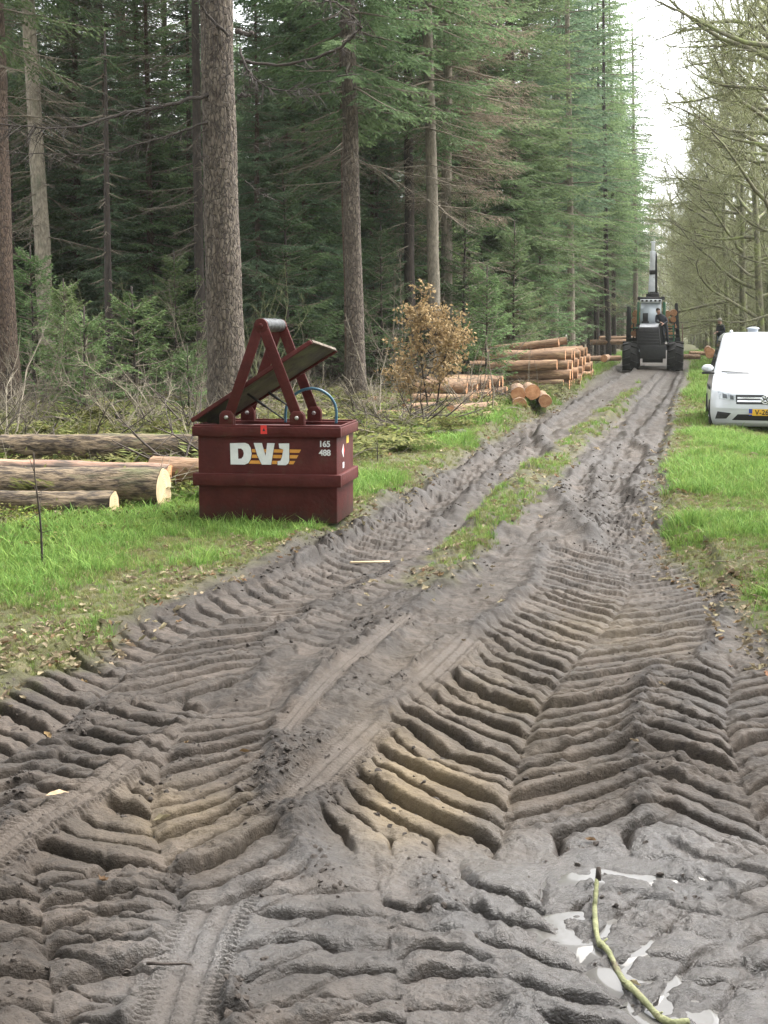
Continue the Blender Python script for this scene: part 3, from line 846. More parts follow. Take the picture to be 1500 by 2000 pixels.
# finer trunk with real bark plates
def plated_trunk(tree, at, r0, bark, H=30, n=96, rows_=420, ztop=11.0, amp=.016, seed=9):
    tr = [c for c in tree.children if c.name.startswith('trunk')][0]
    zz = np.linspace(-.2, ztop, rows_); th = np.arange(n) / n * 2 * math.pi
    Z, T = np.meshgrid(zz, th, indexing='ij')
    R = r0 * (1 - .8 * (np.clip(Z, 0, None) / H) ** 1.1) * (1 + .35 * np.exp(-np.clip(Z, 0, None) / .45))
    cx = np.cos(T); sx = np.sin(T)
    u = T / (2 * math.pi)
    def per(fu, fz, s):   # periodic noise round the trunk
        a = fbm(u * fu + 50, Z * fz, 3, s); b = fbm((u - 1) * fu + 50, Z * fz, 3, s)
        return a * (1 - u) + b * u
    fur = np.abs(per(26, 1.7, seed)) ; plate = np.abs(per(16, 5.5, seed + 3))
    d = -amp * (1 - sst(.0, .16, fur)) - .6 * amp * (1 - sst(0, .10, plate)) + .35 * amp * per(40, 14, seed + 5) + .02 * per(3, .8, seed + 7)
    R = R + d
    C = np.array([at(z) for z in zz])
    P = np.stack([C[:, None, 0] + R * cx, C[:, None, 1] + R * sx, Z], 2).reshape(-1, 3)
    a = (np.arange(rows_ - 1)[:, None] * n + np.arange(n)[None]).ravel(); b = (np.arange(rows_ - 1)[:, None] * n + (np.arange(n)[None] + 1) % n).ravel()
    lower = new_mesh('trunk', P, [np.stack([a, b, b + n, a + n], 1)], bark, True)
    mb = MB(); zs = np.linspace(ztop - .02, H, 18)
    mb.tube(np.array([at(z) for z in zs]), np.maximum(.02, r0 * (1 - .8 * (zs / H) ** 1.1)), 16)
    up = mb.mesh('up', bark, True)
    bm = bmesh.new(); bm.from_mesh(lower); bm.from_mesh(up); me = bpy.data.meshes.new('trunk'); bm.to_mesh(me); bm.free()
    me.materials.append(bark)
    for p in me.polygons: p.use_smooth = True
    tr.data = me
plated_trunk(T1, T1_at, .5 * 74 / F_PX * 26, M_BARK_GREY)

def branch_px(tree, pts, Y0, Y1, r0, r1, rng, twigs=22, tl=.5, name='branch', m=M_BARK_DARK, up=False):
    r0, r1, twigs = r0 * .66, r1 * .6, int(twigs * 1.7)
    """a curved branch through pixel points, its depth running from Y0 (at the trunk) to Y1"""
    n = len(pts)
    W = np.array([tuple(AT(p[0], p[1], Y0 + (Y1 - Y0) * i / (n - 1))) for i, p in enumerate(pts)])
    q = []
    for i in range(n - 1):
        a, b, c, d = W[max(i - 1, 0)], W[i], W[i + 1], W[min(i + 2, n - 1)]
        for t in np.linspace(0, 1, 5, endpoint=False):
            q.append(.5 * ((2 * b) + (-a + c) * t + (2 * a - 5 * b + 4 * c - d) * t ** 2 + (-a + 3 * b - 3 * c + d) * t ** 3))
    q = np.array(q + [W[-1]]) - np.array(tree.location)
    q += rng.normal(0, .012, q.shape)
    R = np.linspace(r0, r1, len(q)) * rng.uniform(.85, 1.2, len(q))
    b = MB(); b.tube(q, R, 7)
    if twigs:
        s = rng.uniform(.15, 1, twigs) * (len(q) - 1.01); i = s.astype(int)
        P = q[i] + (q[i + 1] - q[i]) * (s - i)[:, None]
        T = unit(q[i + 1] - q[i]); sd = unit(np.cross(T, rng.normal(0, 1, (twigs, 3))))
        D = unit(T * .6 + sd * .8 + np.array([0, 0, .25 if up else -.30])); l = tl * rng.uniform(.3, 1.2, twigs)
        Mid = P + D * (l * .55)[:, None]; E = Mid + unit(D + rng.normal(0, .4, D.shape) + np.array([0, 0, -.2])) * (l * .5)[:, None]
        b.segs(P, Mid, .009, .006, 4); b.segs(Mid, E, .006, .002, 3)
        k = 4
        P2 = np.repeat(P + D * (l * .3)[:, None], k, 0); D2 = unit(np.repeat(D, k, 0) + rng.normal(0, .7, (twigs * k, 3)))
        b.segs(P2, P2 + D2 * (np.repeat(l, k) * .4)[:, None], .004, .0015, 3)
    return b.build(name, m, tree, smooth=True)
rb = np.random.default_rng(77)
branch_px(T1, [(418, 183), (330, 203), (225, 226), (160, 246), (80, 250), (-20, 240)], 25.8, 24.2, .055, .014, rb, 40, .6)
branch_px(T1, [(414, 234), (360, 255), (290, 276), (210, 300), (120, 302), (20, 298)], 25.8, 25.0, .035, .010, rb, 34, .5)
branch_px(T1, [(412, 252), (390, 262), (383, 285), (392, 304), (408, 304)], 25.8, 25.5, .022, .012, rb, 4, .2)
branch_px(T1, [(445, 70), (420, 45), (400, 22), (385, -10)], 25.6, 25.2, .045, .02, rb, 10, .4)
branch_px(T1, [(462, 62), (480, 66), (494, 64)], 25.7, 25.3, .07, .05, rb, 0)
branch_px(T1, [(463, 185), (480, 187), (489, 186)], 25.7, 25.4, .05, .03, rb, 0)
branch_px(T1, [(468, 92), (480, 130), (505, 160), (545, 175), (600, 173), (660, 150)], 25.8, 24.8, .034, .008, rb, 26, .5)
branch_px(T1, [(470, 120), (540, 126), (600, 117), (660, 95), (692, 68), (702, 50), (680, 22), (640, 0), (600, -12)], 25.8, 24.0, .045, .020, rb, 30, .5)
branch_px(T1, [(460, 200), (480, 178), (500, 150)], 25.8, 25.4, .016, .006, rb, 6, .3)
branch_px(T1, [(440, 182), (443, 150), (446, 110), (446, 75)], 25.5, 25.45, .018, .014, rb, 4, .2)
branch_px(T1, [(478, 352), (500, 372), (520, 385)], 25.8, 25.5, .014, .006, rb, 6, .3)
branch_px(T1, [(478, 286), (515, 280), (550, 272)], 25.8, 25.5, .012, .004, rb, 6, .3)

T2, T2_at, _ = big_trunk(22, 29, 46, -18, 'reddish brown fir trunk at the left edge of the wood', M_BARK_BROWN, seed=2, crown_base=7.5, dead=5, dead_n=3)
T3, _, _ = big_trunk(100, 36, 33, 58, 'pale grey trunk rising out of the young spruces behind the stacked long logs', M_BARK_PALE, seed=3, crown_base=10, dead=4, dead_n=4)
T7, _, _ = big_trunk(698, 33.5, 36, 678, 'grey trunk standing between the container and the brown leaved bush', M_BARK_GREY, seed=4, H=26, crown_base=6.6, dead=5)
T7b, _, _ = big_trunk(684, 36, 18, 668, 'thin dark trunk close behind the grey trunk right of the container', M_BARK_BROWN, seed=5, H=24, crown_base=8, dead=6)
T8, _, _ = big_trunk(853, 40, 26, 836, 'pale grey trunk straight above the brown leaved bush', M_BARK_PALE, seed=6, H=25, crown_base=7.2, dead=5.0)
T9, _, _ = big_trunk(801, 43, 22, 798, 'dark brown trunk just left of the pale trunk above the bush', M_BARK_DARK, seed=7, H=25, crown_base=7, dead=3)
T10, _, _ = big_trunk(1116, 60, 15, 1108, 'slender pale trunk rising behind the tall log pile', M_BARK_PALE, seed=8, H=26, crown_base=6.5, dead=4, needles=M_NEEDLE_BLUE)
T12, _, _ = big_trunk(1012, 52, 15, 1000, 'tall dark spruce whose bare upper trunk stands against the sky gap', M_BARK_DARK, seed=9, H=34, crown_base=16, dead=9)
T4, _, _ = big_trunk(217, 33, 19, 200, 'dark snapped dead trunk among the young spruces', M_BARK_DARK, seed=10, H=8.2, crown_base=7.6, Rmax=.8, dead=1.5, dead_n=3, name='dead_tree')
T5, _, _ = big_trunk(240, 42, 11, 190, 'thin pale birch like stem behind the dark dead trunk', M_BARK_PALE, seed=11, H=22, crown_base=11, Rmax=2.5, dead=4)
T6, _, _ = big_trunk(292, 40, 13, 262, 'thin leaning brown stem left of the thick grey brown fir', M_BARK_BROWN, seed=12, H=20, crown_base=11, Rmax=2.5, dead=3)
T6b, _, _ = big_trunk(395, 36, 20, 382, 'dark stem half hidden just left of the thick fir', M_BARK_DARK, seed=13, H=24, crown_base=11, dead=3)
for i, (px, Y, w) in enumerate([(1163, 86, 11), (1175, 88, 9), (1186, 82, 11), (1196, 92, 9), (1150, 95, 9)]):
    big_trunk(px, Y, w, px - 8, 'slim dark spruce trunk in the row left of the forwarder', M_BARK_DARK, seed=20 + i, H=26, crown_base=6, dead=3, group='spruce trunks in a row left of the forwarder')
for i, (px, Y, w, l) in enumerate([(1240, 118, 11, 'pale trunk in the shade behind the left stakes of the forwarder'), (1215, 125, 10, 'grey trunk far back just left of the forwarder')]):
    big_trunk(px, Y, w, px - 5, l, M_BARK_PALE, seed=40 + i, H=27, crown_base=8, dead=4)

# --- the wood behind: spruces in rows, denser towards the back
rf = np.random.default_rng(5)
spots = []
def far_enough(x, y, d):
    return all((x - a) ** 2 + (y - b) ** 2 > d * d for a, b in spots)
KEEP = [(-2.8, 26, 2.5), (-.6, 33.5, 1.6), (1.5, 40, 1.5), (.8, 28.5, 3.0)]
tries = 0
while len(spots) < 92 and tries < 9000:
    tries += 1
    y = rf.uniform(42, 140)
    off = rf.uniform(-46, -4.6) if y > 55 else rf.uniform(-30, -8.5)
    x = road_x(y) + off
    if x / y < -.36: continue
    if y < 48 and x > -.5 * 1 and x > road_x(y) - 9: continue
    if far_enough(x, y, 5.2 if y < 66 else 3.1) and all((x - a) ** 2 + (y - b) ** 2 > c * c for a, b, c in KEEP):
        spots.append((x, y))
for i, (x, y) in enumerate(spots):
    k = rf.random()
    kind = SPRUCE[0] if k < .30 else SPRUCE[1] if k < .55 else SPRUCE[2] if k < .78 else SPRUCE[3] if k < .90 else LARCH if k < .96 else SNAG
    if kind is LARCH: lab, g, nm = 'bare brown larch among the dark spruces of the wood', 'brown larches in the wood', 'larch_tree'
    elif kind is SNAG: lab, g, nm = 'dead bare stem among the dark spruces of the wood', 'dead stems in the wood', 'dead_tree'
    else: lab, g, nm = 'dark green spruce standing deep in the wood left of the track', 'spruces of the wood', 'spruce_tree'
    plant_tree(nm, lab, 'tree', kind, x, y, rf.uniform(0, 6.28), rf.uniform(.60, .88), g)
# the wall of spruces along the left of the track, boughs down to the ground
for i, (y, off, kd, sc) in enumerate([(50, -5.8, 0, .95), (54, -7.6, 1, 1.05), (57, -4.9, 0, 1.0), (62, -5.6, 2, 1.1), (66, -4.4, 3, 1.05), (71, -5.0, 0, 1.05), (76, -4.2, 1, 1.0), (82, -4.8, 3, 1.1), (88, -4.2, 0, 1.0), (95, -4.6, 1, 1.1), (103, -4.2, 2, 1.2), (112, -4.6, 1, 1.1), (122, -4.4, 0, 1.1), (135, -4.4, 1, 1.1), (150, -4.4, 1, 1.1), (170, -4.4, 0, 1.1)]):
    sc *= 1.0 if y < 60 else .82 if y < 72 else .66 if y < 100 else .75
    plant_tree('spruce_tree', 'full green spruce in the wall of boughs along the left of the track', 'tree', SPRUCE[kd], road_x(y) + off, y, rf.uniform(0, 6.28), sc, 'spruces along the left of the track')
for px, Y, kd, sc, lab in [(165, 40, 0, .62, 'leafy spruce between the pale trunk and the dark dead trunk'), (335, 43, 0, .70, 'leafy spruce filling the space left of the thick fir'), (565, 40, 0, .66, 'leafy spruce with low boughs right of the thick fir'), (622, 46, 2, .8, 'bluish spruce just left of the grey trunk'), (765, 47, 2, .8, 'bluish spruce between the grey trunk and the pale trunk'), (905, 50, 0, .8, 'leafy spruce above the right side of the brown leaved bush'), (30, 43, 0, .7, 'leafy spruce between the reddish and the pale trunk at the far left'), (985, 52, 0, .9, 'broad leafy spruce above the low log pile'), (250, 47, 2, .8, 'bluish spruce behind the dark dead trunk')]:
    plant_tree('spruce_tree', lab, 'tree', SPRUCE[kd], (px - 750) / F_PX * Y, Y, px * .7, sc)
for px, Y, kd, sc in [(75, 39, 2, .58), (215, 38, 2, .52), (300, 39, 0, .55), (375, 41, 2, .62), (505, 38, 2, .55), (545, 43, 0, .62), (600, 40, 2, .6), (655, 43, 0, .6), (730, 45, 2, .62), (150, 45, 0, .66), (-10, 40, 2, .6)]:
    plant_tree('spruce_tree', 'leafy spruce with boughs to the ground in the gaps between the big trunks', 'tree', SPRUCE[kd], (px - 750) / F_PX * Y, Y, px * 1.3, sc, 'leafy spruces between the big trunks')
# brown larch crown hanging over the middle
plant_tree('larch_tree', 'tall brown larch with fine bare twigs above the brown leaved bush', 'tree', LARCH, 1.9, 44, .6, 1.0)
for px, Y, lab in [(255, 46, 'brown twiggy larch behind the dark dead trunk'), (640, 53, 'brown twiggy larch between the thick fir and the grey trunk')]:
    plant_tree('larch_tree', lab, 'tree', LARCH, (px - 750) / F_PX * Y, Y, px, .9)
plant_tree('larch_tree', 'brown twiggy larch at the upper left behind the reddish trunk', 'tree', LARCH, -8.0, 41, 2.1, .95)

# young spruces under the tall trees
ry = np.random.default_rng(8)
for px, Y, kd, sc, rot, lab in [
    (130, 28, 0, .62, .3, 'bright green young spruce behind the top long log, right of the reddish trunk'),
    (165, 27, 1, .85, 1.3, 'small bushy young spruce in front of the dark dead trunk'),
    (70, 30, 0, .80, 2.2, 'young spruce growing at the foot of the reddish trunk'),
    (268, 30, 1, 1.05, 4.0, 'small pale green spruce midway between dead trunk and thick fir'),
    (370, 27.5, 1, .55, 5.0, 'tiny green spruce poking up just left of the container lid'),
    (345, 33, 0, .8, .9, 'young spruce in the shade left of the thick fir'),
    (560, 38, 2, .95, 2.9, 'dark bushy spruce behind the A-frame of the container'),
    (630, 42, 2, 1.1, 3.9, 'broad green spruce between the thick fir and the grey trunk'),
    (520, 44, 2, 1.2, .2, 'tall green spruce showing right of the thick fir'),
    (745, 40, 2, .7, 1.9, 'low spruce between the grey trunk and the brown leaved bush'),
    (950, 38, 0, .8, 2.3, 'young spruce right of the brown leaved bush above the small log pile'),
    (905, 44, 2, .95, 5.2, 'dark young spruce behind the right side of the brown bush'),
    (1000, 47, 2, .8, 4.4, 'young spruce just left of the tall log pile'),
    (1050, 54, 2, 1.0, 3.3, 'dark young spruce behind the tall log pile'),
    (20, 38, 2, .9, 3.1, 'dark spruce in the gap between the two left trunks'),
    (310, 46, 2, 1.25, 1.1, 'dark green spruce filling the gap left of the thick fir')]:
    plant_tree('young_spruce', lab, 'young tree', YOUNG[kd], (px - 750) / F_PX * Y, Y, rot, sc)
for i in range(26):
    y = ry.uniform(37, 66); x = ry.uniform(-.31 * y, min(road_x(y) - 6.5, .12 * y))
    if abs(x - (-2.8 * y / 26)) < 1.0 and y < 34: continue
    plant_tree('young_spruce', 'half grown spruce in the shade under the tall trees', 'young tree', YOUNG[2] if i % 4 else YOUNG[0], x, y, ry.uniform(0, 6.28), ry.uniform(.8, 1.9), 'half grown spruces under the tall trees')

# ------------------------------------------------------------------ bare oaks on the right
M_OAK = mat('oak_bark', (.085, .078, .052), (.175, .165, .105), 7, .9, .6, 25, obj_random=.15, c3=(.170, .200, .062), s3=1.6, t3=(.48, .62))
M_OAK_TWIG = mat('oak_twigs', (.150, .160, .078), (.255, .268, .125), 5, .9, obj_random=.2)
def grow(rng, p, d, L, n, wig, grav):
    P = [p]; step = L / n
    for i in range(n):
        d = unit(d + rng.normal(0, wig, 3) + np.array([0, 0, grav]))
        P.append(P[-1] + d * step)
    return np.array(P)
def oak(seed, H=17, r=.20, limb0=2.6, nl=17, reach=5.6, side=None):
    rng = np.random.default_rng(seed)
    w, tw = MB(), MB()
    tr = grow(rng, np.array([0, 0, -.2]), np.array([0, 0, 1.0]), H, 10, .05, .12)
    zs = tr[:, 2]; rad = np.maximum(.03, r * (1 - .85 * np.clip(zs, 0, None) / H)) * (1 + .4 * np.exp(-np.clip(zs, 0, None) / .4))
    tb = MB(); tb.tube(tr, rad, 12)
    T0, T1_, R0 = [], [], []
    for i in range(nl):
        f = (i + rng.uniform(0, 1)) / nl
        h = limb0 + (H * .95 - limb0) * f
        p = np.array([np.interp(h, zs, tr[:, 0]), np.interp(h, zs, tr[:, 1]), h])
        az = rng.uniform(0, 6.283) if (side is None or rng.random() < .4) else side + rng.normal(0, .6)
        el = rng.uniform(-.05, .45) + .5 * f
        L = reach * (1 - .55 * f) * rng.uniform(.65, 1.1)
        d = np.array([math.cos(az) * math.cos(el), math.sin(az) * math.cos(el), math.sin(el)])
        A = grow(rng, p, d, L, 8, .17, .035)
        r0 = .022 + .014 * L
        w.tube(A, np.linspace(r0, .012, len(A)), 6, cap=False)
        for j in range(int(4 + L * 1.7)):
            s = rng.uniform(.18, 1) * 7.99; k = int(s)
            q = A[k] + (A[k + 1] - A[k]) * (s - k); t = unit(A[k + 1] - A[k])
            d2 = unit(t * .8 + rng.normal(0, .6, 3) + np.array([0, 0, .12]))
            L2 = L * rng.uniform(.18, .42) * (1.15 - s / 10)
            B = grow(rng, q, d2, L2, 5, .22, .03)
            w.tube(B, np.linspace(.016 + .004 * L2, .006, len(B)), 4, cap=False)
            for m in range(int(4 + L2 * 4.5)):
                s2 = rng.uniform(.1, 1) * 4.99; k2 = int(s2)
                q2 = B[k2] + (B[k2 + 1] - B[k2]) * (s2 - k2)
                d3 = unit(unit(B[k2 + 1] - B[k2]) * .8 + rng.normal(0, .6, 3))
                C = grow(rng, q2, d3, rng.uniform(.25, .75), 2, .3, .02)
                T0 += [C[0], C[1]]; T1_ += [C[1], C[2]]; R0 += [.0095, .0075]
                for o_ in range(4):
                    d4 = unit(d3 + rng.normal(0, .7, 3)); b0 = C[1] + (C[2] - C[1]) * rng.uniform(0, 1)
                    T0.append(b0); T1_.append(b0 + d4 * rng.uniform(.10, .32)); R0.append(.0062)
    R0 = np.array(R0)
    tw.segs(np.array(T0), np.array(T1_), R0, R0 * .55, 3)
    return [('trunk', tb.mesh('trunk', M_OAK, True)), ('limbs', w.mesh('limbs', M_OAK, True)), ('crown', tw.mesh('crown', M_OAK_TWIG))]
OAKS = [oak(s, H, .19, l0, nl, re, side) for s, H, l0, nl, re, side in ((1, 18, 2.6, 20, 6.2, math.pi), (2, 16, 1.6, 22, 5.6, math.pi), (3, 19, 1.2, 22, 5.0, None))]
ro = np.random.default_rng(4)
OAK_HIGH = oak(7, 18, .19, 5.0, 18, 7.0, math.pi)
OAK_ROW = [(36, 4.9), (43, 5.3), (50, 4.8), (57, 5.4), (64, 4.9), (71, 5.3), (78, 4.8), (85, 5.2), (93, 4.8), (101, 5.2), (110, 4.9), (120, 5.1), (132, 4.9), (145, 5.1), (160, 5.0), (180, 5.0), (205, 5.0)]
OAK_NEAR = {0: 'mossy bare oak leaning its long limbs in from the right', 1: 'second mossy bare oak in the row behind the car', 2: 'bare oak with low green limbs behind the standing man'}
for i, (y, off) in enumerate(OAK_ROW):
    lab = OAK_NEAR.get(i, 'bare mossy oak in the row along the right of the track')
    plant_tree('oak_tree', lab, 'tree', OAK_HIGH if y < 58 else OAKS[i % 3], road_x(y) + off, y, ro.normal(0, .35), ro.uniform(.9, 1.1), None if i in OAK_NEAR else 'bare oaks along the right of the track')
for i in range(30):   # a second, thinner row that leans over the track
    y = 62 + i * 6.5; x = road_x(y) + ro.uniform(3.4, 4.6) + (2.5 if y < 90 else 0)
    plant_tree('oak_tree', 'thin bare tree leaning over the right edge of the track', 'tree', OAKS[i % 2], x, y, ro.normal(0, .5), ro.uniform(.6, .9), 'thin bare trees leaning over the track')
for i, (y, off) in enumerate([(66, 4.2), (79, 3.9), (92, 3.8), (106, 3.7), (122, 3.6), (140, 3.4), (160, 3.3), (185, 3.2)]):
    plant_tree('oak_tree', 'bare oak whose limbs reach right across the track in the distance', 'tree', OAK_HIGH, road_x(y) + off, y, ro.normal(0, .3), .85, 'bare oaks whose limbs cross the track')
for i in range(80):   # thinner trees behind the row
    y = ro.uniform(52, 230); x = road_x(y) + ro.uniform(6.5, 20)
    plant_tree('oak_tree', 'thin bare tree in the wood right of the track', 'tree', OAKS[i % 3], x, y, ro.uniform(0, 6.28), ro.uniform(.7, 1.1), 'bare trees of the right wood')
for i in range(40):   # where the track closes in the distance
    y = ro.uniform(190, 330); x = road_x(y) + ro.uniform(-12, 8)
    plant_tree('oak_tree', 'hazy bare tree where the track disappears', 'tree', OAKS[i % 3], x, y, ro.uniform(0, 6.28), ro.uniform(1.1, 1.5), 'bare trees at the far end of the track')

# the wood goes on beside and behind the place where the photographer stands
for i, (x, y) in enumerate([(-15, -7), (-11, -9), (-7.5, -7), (-4, -10), (-.5, -8), (3, -10), (6.5, -7.5), (10, -9), (14, -7), (-9.5, -2), (-10, 3), (-9, 8), (-12, 12), (9, -2), (9.5, 3.5), (9.5, 9), (12, 14), (-13, -14), (-3, -15), (4, -15), (13, -14)]):
    plant_tree('spruce_tree', 'spruce of the wood around the viewpoint, outside the picture', 'tree', SPRUCE[i % 3], x, y, i * 1.7, .8, 'spruces around the viewpoint', z=0)
# ================================================================== GROUND COVER
def gn_scatter(name, protos, P, rot, sc, pick, **props):
    """one object: points that carry instances of small meshes"""
    me = bpy.data.meshes.new(name)
    P = np.asarray(P, np.float32); n = len(P)
    me.vertices.add(n); me.vertices.foreach_set('co', P.ravel())
    a = me.attributes.new('rot', 'FLOAT_VECTOR', 'POINT'); a.data.foreach_set('vector', np.asarray(rot, np.float32).ravel())
    a = me.attributes.new('sc', 'FLOAT', 'POINT'); a.data.foreach_set('value', np.asarray(sc, np.float32))
    a = me.attributes.new('pick', 'INT', 'POINT'); a.data.foreach_set('value', np.asarray(pick, np.int32))
    o = link(name, me, kind='stuff', **props)
    col = bpy.data.collections.new(name + '_kinds')
    for i, m in enumerate(protos):
        q = bpy.data.objects.new('%s_kind_%02d' % (name, i), m); col.objects.link(q)
    g = bpy.data.node_groups.new(name + '_nodes', 'GeometryNodeTree')
    g.interface.new_socket('Geometry', in_out='INPUT', socket_type='NodeSocketGeometry')
    g.interface.new_socket('Geometry', in_out='OUTPUT', socket_type='NodeSocketGeometry')
    N, L = g.nodes, g.links
    gi, go = N.new('NodeGroupInput'), N.new('NodeGroupOutput')
    ci = N.new('GeometryNodeCollectionInfo'); ci.inputs['Collection'].default_value = col
    ci.inputs['Separate Children'].default_value = True; ci.inputs['Reset Children'].default_value = True
    ip = N.new('GeometryNodeInstanceOnPoints'); ip.inputs['Pick Instance'].default_value = True
    def na(nm, t):
        x = N.new('GeometryNodeInputNamedAttribute'); x.data_type = t; x.inputs['Name'].default_value = nm
        return x.outputs['Attribute']
    er = N.new('FunctionNodeEulerToRotation')
    L.new(na('rot', 'FLOAT_VECTOR'), er.inputs[0]); L.new(er.outputs[0], ip.inputs['Rotation'])
    L.new(na('sc', 'FLOAT'), ip.inputs['Scale']); L.new(na('pick', 'INT'), ip.inputs['Instance Index'])
    L.new(gi.outputs[0], ip.inputs['Points']); L.new(ci.outputs[0], ip.inputs['Instance']); L.new(ip.outputs[0], go.inputs[0])
    md = o.modifiers.new('scatter', 'NODES'); md.node_group = g
    return o

rg = np.random.default_rng(21)
M_GRASS = leafmat('grass_green', (.066, .126, .024), (.205, .325, .078), .6, .25, trans=.35)
M_GRASS_OLIVE = leafmat('grass_olive', (.095, .108, .036), (.240, .245, .100), .7, .25, trans=.3)
M_GRASS_DRY = leafmat('grass_dry', (.130, .105, .055), (.300, .250, .150), .8, .25, trans=.3)
M_LEAF_PALE = leafmat('leaves_pale', (.130, .105, .062), (.300, .250, .170), .8, .35, trans=.2)
M_LEAF_BROWN = leafmat('leaves_brown', (.055, .034, .020), (.170, .105, .058), .8, .35, trans=.2)
M_HERB = leafmat('herbs', (.045, .075, .012), (.200, .240, .050), .6, .25, trans=.3)
M_FERN = leafmat('ferns', (.050, .060, .018), (.170, .170, .060), .7, .3, trans=.3)
def tuft(rng, n=16, h=.075, w=.0045, spread=.035, lean=.45):
    b = MB()
    th = rng.uniform(0, 6.283, n); r = spread * np.sqrt(rng.random(n))
    P = np.column_stack([r * np.cos(th), r * np.sin(th), np.full(n, -.008)])
    d = np.column_stack([np.cos(th), np.sin(th), np.zeros(n)]) + rng.normal(0, .5, (n, 3)) * [1, 1, 0]
    hh = h * rng.uniform(.5, 1.25, n); ln = lean * rng.uniform(.2, 1.4, n)
    sd = unit(np.cross(d, [0, 0, 1.0])) * (w * .5 * rng.uniform(.7, 1.3, n))[:, None]
    m1 = P + d * (ln * hh * .3)[:, None] + np.array([0, 0, 1.0]) * (hh * .6)[:, None]
    m2 = P + d * (ln * hh * 1.0)[:, None] + np.array([0, 0, 1.0]) * (hh * .95)[:, None]
    V = np.stack([P - sd, P + sd, m1 + sd * .8, m1 - sd * .8, m2], 1).reshape(-1, 3)
    i = np.arange(n)[:, None] * 5
    sh = np.repeat(rng.uniform(.2, 1, n), 5)
    b.add(V, np.hstack([i + 3, i + 2, i + 4]), np.hstack([i, i + 1, i + 2, i + 3]), sh)
    return b
def tuft_me(nm, m, **k): return tuft(rg, **k).mesh(nm, m, False, 'shade')
GR = [tuft_me('tuft', M_GRASS, h=.058), tuft_me('tuft', M_GRASS, h=.045, n=18, lean=.7), tuft_me('tuft', M_GRASS, h=.085, n=12, lean=.7),
      tuft_me('tuft', M_GRASS_OLIVE, h=.06), tuft_me('tuft', M_GRASS_OLIVE, h=.045, n=18, lean=.9), tuft_me('tuft', M_GRASS_DRY, h=.05, n=10, lean=1.2)]
def scatter_pts(y0, y1, dens, xlo, xhi):
    """uniform per square metre inside x between two functions of y"""
    ys = np.linspace(y0, y1, 200); wdt = np.maximum(0, xhi(ys) - xlo(ys)); area = np.trapezoid(wdt, ys) if hasattr(np, 'trapezoid') else np.trapz(wdt, ys)
    n = int(area * dens)
    c = np.cumsum(wdt); c = c / c[-1]
    y = np.interp(rg.random(n), c, ys); a, b = xlo(y), xhi(y)
    return a + (b - a) * rg.random(n), y
gx, gy, gs = [], [], []
for y0, y1, dens, s in ((5.2, 9, 1250, .95), (9, 14, 900, 1.1), (14, 24, 420, 1.45), (24, 45, 130, 2.0), (45, 110, 30, 3.0)):
    for lo, hi in ((lambda y: np.maximum(grass_l(y) - .5, -(.29 * y + 1.7)), lambda y: l_edge(y) + .1), (lambda y: r_edge(y) - .1, lambda y: np.minimum(r_edge(y) + 7, .29 * y + 1.7)), (lambda y: np.interp(y, MEDIAN[:, 0], MEDIAN[:, 1]) - .4, lambda y: np.interp(y, MEDIAN[:, 0], MEDIAN[:, 1]) + .4)):
        x, y = scatter_pts(y0, y1, dens, lo, hi); gx.append(x); gy.append(y); gs.append(np.full(len(x), s))
gx, gy, gs = map(np.concatenate, (gx, gy, gs))
rm, md = road_mask(gx, gy), median_mask(gx, gy)
wobb = edge_wob(gx, gy)
inl = sst(.0, .50, l_edge(gy) - gx - wobb); inr = sst(-.05, .35, gx - r_edge(gy) + wobb)
lush = fbm(gx * .75, gy * .75, 3, 301)
dens = np.where(rm > .5, .55 * md * sst(-.3, .35, lush + .1), np.maximum(inl, inr) * np.clip(.62 + 1.5 * lush, .10, 1) + .45 * sst(-.22, .0, np.maximum(l_edge(gy) - gx - wobb, gx - r_edge(gy) + wobb)))
dens *= 1 - .9 * sst(.1, .6, grass_l(gy) - gx)
# the right verge is thinner and leafier near the mud
thin = sst(9, 14, gy) + (gx < l_edge(gy)) + sst(1.2, 2, gx - r_edge(gy))
dens *= np.clip(.75 + thin, 0, 1)
keep = rg.random(len(gx)) < dens
gx, gy, gs, lush, inl, inr, rm = [a[keep] for a in (gx, gy, gs, lush, inl, inr, rm)]
core = np.clip(np.maximum(inl, inr) * .50 + 1.6 * lush + .8 * fbm(gx * 2.4, gy * 2.4, 3, 333), 0, 1) * (rm < .5) + .5 * (rm > .5) * (lush > -.15)
u = rg.random(len(gx))
pick = np.where(u < .12 + .80 * core, rg.integers(0, 3, len(gx)), np.where(u < .92, rg.integers(3, 5, len(gx)), 5))
far_v = sst(12, 22, gy)
pick = np.where((pick == 2) & (rm > .5), 1, pick)
n = len(gx)
gn_scatter('grass', GR, np.column_stack([gx, gy, surf_z(gx, gy)]), np.column_stack([rg.normal(0, .12, n), rg.normal(0, .12, n), rg.uniform(0, 6.283, n)]), gs * rg.uniform(.6, 1.25, n) * (.50 + .55 * core), pick)
print('grass', n)

